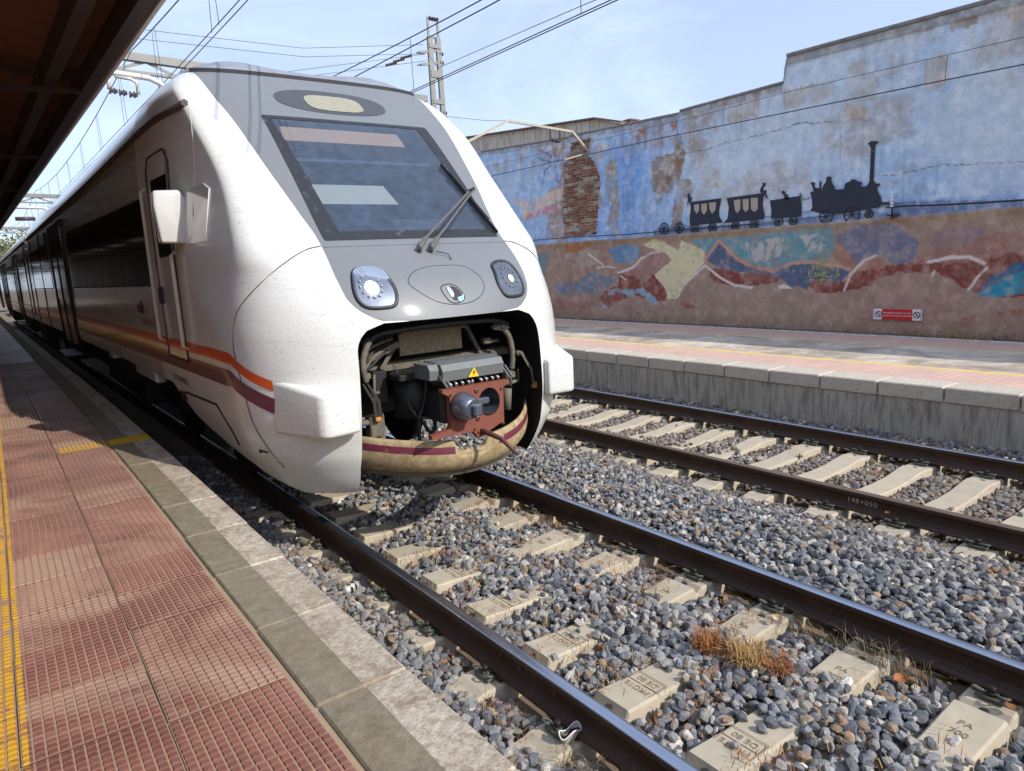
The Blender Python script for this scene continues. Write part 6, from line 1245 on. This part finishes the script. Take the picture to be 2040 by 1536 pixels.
m = MB(); m.bar((19.98, 19.4, 6.98), (19.98, 20.9, 7.40), .3, .07); m.bar((19.98, 20.9, 7.40), (19.98, 28.8, 8.09), .3, .05); m.bar((19.98, 28.8, 8.09), (19.98, 33, 8.48), .3, .05); m.build('roof_edge', TL, BR)
m = MB(); m.box((20.9, 19.9, 6.95), (.4, .35, .5)); m.box((20.9, 19.9, 7.2), (.5, .42, .05)); m.build('chimney', mat('chimney_brick', s2l(118, 92, 78), .9, var=.3, scale=8), BR)
# ================================================================== trees far away at the left
LEAF = [mat('leaf_green', s2l(86, 96, 58), .8, var=.4, scale=2), mat('leaf_olive', s2l(112, 116, 76), .8, var=.4, scale=2)]
BARK = mat('bark', s2l(92, 76, 60), .9)
for k, (x, y, h, r) in enumerate(((-3, 92, 9.0, 4.2), (3.5, 98, 8.0, 4.0), (9, 104, 7.4, 4.0), (-12, 96, 9, 5.0))):
    t = thing('tree', ['tall leafy tree at the end of the line below the canopy edge', 'leafy tree at the end of the line just above the train roof', 'low leafy tree farthest right behind the train', 'broad tree hidden behind the canopy at far left'][k], 'tree', (x, y, -.6), 'trees at the end of the line')
    m = MB(); m.tube([(x, y, -.6), (x + .1, y, h * .3), (x, y, h * .6)], [.35, .25, .12], 8)
    for j in range(6): a = j * 1.05; m.tube([(x, y, h * (.35 + .04 * j)), (x + r * .6 * math.cos(a), y + r * .6 * math.sin(a), h * (.6 + .04 * j))], [.1, .03], 6)
    m.build('trunk', BARK, t)
    g = np.random.default_rng(40 + k); n = 2600; cl = g.normal(0, 1, (26, 3)); cl /= np.linalg.norm(cl, axis=1)[:, None]; cl *= g.uniform(.3, 1, (26, 1)); ctr = cl[g.integers(0, 26, n)] * np.array([r, r, h * .33]) + np.array([x, y, h * .66]) + g.normal(0, .55, (n, 3))
    a = g.normal(0, 1, (n, 3)); a /= np.linalg.norm(a, axis=1)[:, None]; b = np.cross(a, g.normal(0, 1, (n, 3))); b /= np.linalg.norm(b, axis=1)[:, None]; s_ = g.uniform(.12, .28, (n, 1))
    V_ = np.stack([ctr - a * s_, ctr + b * s_ * .6, ctr + a * s_, ctr - b * s_ * .6], 1).reshape(-1, 3); m = MB(); m.add(V_, np.arange(n * 4).reshape(-1, 4)); m.build('crown', LEAF[k % 2], t)
# ================================================================== dry grass, litter
DRY = mat('dry_grass', s2l(176, 142, 92), .9, var=.35, scale=20); DRY2 = mat('dry_grass_rusty', s2l(158, 104, 58), .9, var=.35, scale=20); STRAW = mat('straw_grey', s2l(128, 112, 88), .9, var=.3, scale=20)
def blades(m, c, n, rad, hgt, rng, wid=.0016, lay_=.6, mi=0):
    for k in range(n):
        a = rng.uniform(0, 2 * math.pi); rr = rad * math.sqrt(rng.random()); p = Vector((c[0] + rr * math.cos(a), c[1] + rr * math.sin(a), c[2])); b = rng.uniform(0, 2 * math.pi); L = hgt * rng.uniform(.5, 1.2); ln_ = rng.uniform(.2, 1) * lay_
        d = Vector((math.cos(b), math.sin(b), 0)); pts = [p, p + d * L * .35 * ln_ + Vector((0, 0, L * .5 * (1 - ln_ * .4))), p + d * L * .9 * ln_ + Vector((0, 0, L * (.9 - ln_ * .75)))]
        w = Vector((-d.y, d.x, 0)) * wid; v = [pts[0] - w, pts[0] + w, pts[1] + w, pts[1] - w, pts[2]]; m.add(v, [(0, 1, 2, 3), (3, 2, 4)], mi)
gr = random.Random(21); m = MB()
for k in range(150): y = gr.uniform(1.2, 4.9); blades(m, (gr.uniform(1.55, 1.84), y, -.235), gr.randint(6, 20), .09, .12, gr, .0015, .95, gr.choice((0, 0, 1, 2)))
for k in range(26): y = gr.uniform(1.0, 4.2); blades(m, (gr.uniform(1.10, 1.35), y, -.235), gr.randint(5, 12), .06, .10, gr, .0014, .9, gr.choice((0, 1, 1)))
for k in range(14): y = gr.uniform(1.3, 2.2); blades(m, (gr.uniform(1.75, 1.86), y, -.22), 18, .05, .20, gr, .0013, .8, 2)
for k in range(150): blades(m, (gr.uniform(2.1, 3.5), gr.uniform(1.1, 5.2), -.17), gr.randint(8, 18), .09, .08, gr, .0018, 1.0, gr.choice((0, 1, 1)))
for k in range(30): blades(m, (3.5, gr.uniform(1.4, 2.3), -.2), 6, .06, .22, gr, .0012, .9, 2)
tag(m.build('dry_grass', [DRY, DRY2, STRAW]), 'dry straw coloured grass and dead weeds between the stones of the near track', 'grass', kind='stuff')
m = MB()
for k in range(60): y = gr.choice((gr.uniform(3.2, 5.6), gr.uniform(2.5, 16))); blades(m, (gr.uniform(12.17, 12.38), y, .43), gr.randint(8, 16), .12, .22 if y < 5.6 else .12, gr, .003, .7, gr.choice((0, 0, 2)))
tag(m.build('dry_grass', [DRY, DRY2, STRAW]), 'dry grass growing along the foot of the mural wall', 'grass', kind='stuff')
m = MB()
for k in range(110): blades(m, (7.98 + gr.uniform(-.22, .05), gr.uniform(1.8, 12), -.14), 5, .08, .07, gr, .003, .95, 1)
tag(m.build('dry_grass', [DRY, DRY2, STRAW]), 'brown leaf litter along the foot of the far platform wall', 'litter', kind='stuff')
# gravel strip at the wall foot
g = np.random.default_rng(31); n = 3500; V_ = base[g.integers(0, NV, n)] * g.uniform(.012, .035, (n, 1, 1)); V_ = V_ + np.stack([g.uniform(12.14, 12.42, n), g.uniform(2, 18, n), g.uniform(.42, .455, n)], -1)[:, None]
m = MB(); m.add(V_.reshape(-1, 3), (ICF[None] + (np.arange(n) * 12)[:, None, None]).reshape(-1, 3)); tag(m.build('gravel', mat('gravel_grey', s2l(104, 98, 92), .95, var=.5, scale=14)), 'strip of dark gravel between the far platform and the mural wall', 'gravel', kind='stuff')
# dead weed in the middle of the track
t = thing('dead_weed', 'rust brown dead weed lying on the ballast between the rails', 'plant', (2.96, 2.08, -.2))
m = MB(); blades(m, (2.96, 2.06, -.14), 420, .11, .15, gr, .002, .85, 0); blades(m, (2.90, 2.25, -.14), 300, .09, .15, gr, .002, .85, 1); blades(m, (3.0, 1.9, -.14), 160, .08, .10, gr, .002, .9, 1); m.build('foliage', [DRY, DRY2], t)
m = MB()
for k in range(9): a = gr.uniform(0, 6.28); m.tube([(2.95, 2.1, -.2), (2.95 + .08 * math.cos(a), 2.1 + .08 * math.sin(a), -.13), (2.95 + .17 * math.cos(a + .4), 2.1 + .17 * math.sin(a + .4), -.14)], [.004, .003, .001], 5)
m.build('stem', DRY2, t)
# drink can, cup, bottle, leaves
t = thing('drink_can', 'crumpled white and black drink can lying on the stones by the platform kerb', 'can', (1.72, 4.38, -.17))
rot = Matrix.Rotation(.35, 3, 'Z'); pr = [(-.062, .02), (-.06, .026), (-.05, .032), (.045, .032), (.056, .027), (.06, .02)]
d = rot @ Vector((1, 0, 0)); m = MB(); m.tube([Vector((1.72, 4.38, -.165)) + d * a for a, r_ in pr], [r_ for a, r_ in pr], 20); m.build('can_body', mat('can_white', s2l(210, 206, 196), .35, .4, var=.15, scale=60), t)
m = MB(); m.tube([Vector((1.72, 4.38, -.165)) + d * a for a in (-.03, -.008)], .0326, 20, cap=False); m.tube([Vector((1.72, 4.38, -.165)) + d * a for a in (.012, .03)], .0326, 20, cap=False); m.build('can_print', mat('can_black', s2l(40, 40, 42), .4, .2), t)
put_text('can_lettering', 'RED', .03, Vector((1.72, 4.38, -.165)) + Vector((.0, -.024, .026)), d, Vector((0, .5, .5)), MATS['white_print'], t)
t = thing('paper_cup', 'crushed grey paper cup lying beside the rail at the bottom', 'cup', (1.85, 2.22, -.19))
m = MB(); P = [[(1.85 + (.036 + .014 * h_) * math.cos(a) * (1.25 if h_ > .5 else 1), 2.24 + (.022 + .008 * h_) * math.sin(a) - h_ * .02, -.20 + .075 * h_ + .014 * math.sin(3 * a) * h_) for a in np.linspace(0, 2 * math.pi, 25)] for h_ in np.linspace(0, 1, 5)]; m.grid(np.array(P)); m.build('cup_wall', mat('cup_grey', s2l(186, 180, 172), .7, var=.25, scale=30), t)
m = MB(); m.tube([P[-1][k] for k in range(24)], .003, 5, closed=True); m.build('cup_rim', MATS['white_print'], t)
t = thing('plastic_bottle', 'dusty ribbed plastic bottle lying against the near rail', 'bottle', (1.80, 5.38, -.18))
a0, dv = Vector((1.76, 5.55, -.17)), Vector((.25, -.95, -.02)).normalized(); m = MB(); m.tube([a0 + dv * x for x in np.linspace(0, .2, 22)], [.012, .013, .02, .03] + [.032 if k % 2 else .030 for k in range(17)] + [.026], 14); m.build('bottle_body', mat('bottle_dusty', s2l(150, 144, 122), .4, var=.2), t); m = MB(); m.cyl(a0 - dv * .015, a0 + dv * .005, .015, 10); m.build('cap', MATS['white_print'], t)
def leaf(x, y, z, sz, col, label, seed):
    rg = random.Random(seed); q_ = Matrix.Rotation(rg.uniform(0, 6.28), 3, 'Z') @ Matrix.Rotation(rg.uniform(-.5, .5), 3, 'X'); m = MB(); R_ = []
    for u in np.linspace(0, 1, 8):
        w_ = math.sin(math.pi * min(1, u * .95 + .03)) ** .8 * .36; R_.append([q_ @ Vector(((u - .5) * sz, v_ * w_ * sz, sz * (.35 * abs(v_) * .5 + .25 * (u - .5) ** 2))) + Vector((x, y, z)) for v_ in (-1, -.5, 0, .5, 1)])
    m.grid(np.array([[tuple(p) for p in r_] for r_ in R_])); return tag(m.build('dry_leaf', col), label, 'leaf', 'fallen leaves')
LO_ = mat('leaf_orange', s2l(146, 88, 48), .7, var=.3, scale=40); LP = mat('leaf_pale', s2l(206, 182, 150), .8, var=.2, scale=40)
leaf(3.09, 1.93, -.115, .065, LO_, 'curled orange brown leaf right of the dead weed', 1); leaf(3.36, 1.46, -.14, .075, LO_, 'long orange leaf between the last sleepers at lower right', 2); leaf(3.53, 1.03, -.15, .06, LO_, 'orange leaf beside the sleeper in the bottom right corner', 3); leaf(3.42, 2.17, -.12, .065, LP, 'pale upright dry leaf near the second rail', 4)
leaf(5.43, 2.5, -.09, .05, LO_, 'small orange leaf leaning on the dull brown rail', 5); leaf(4.9, 1.6, -.105, .045, LO_, 'rusty leaf on the ballast by the right edge', 6); leaf(6.7, 3.2, -.20, .06, LO_, 'brown leaf between the sleepers of the far track', 7)
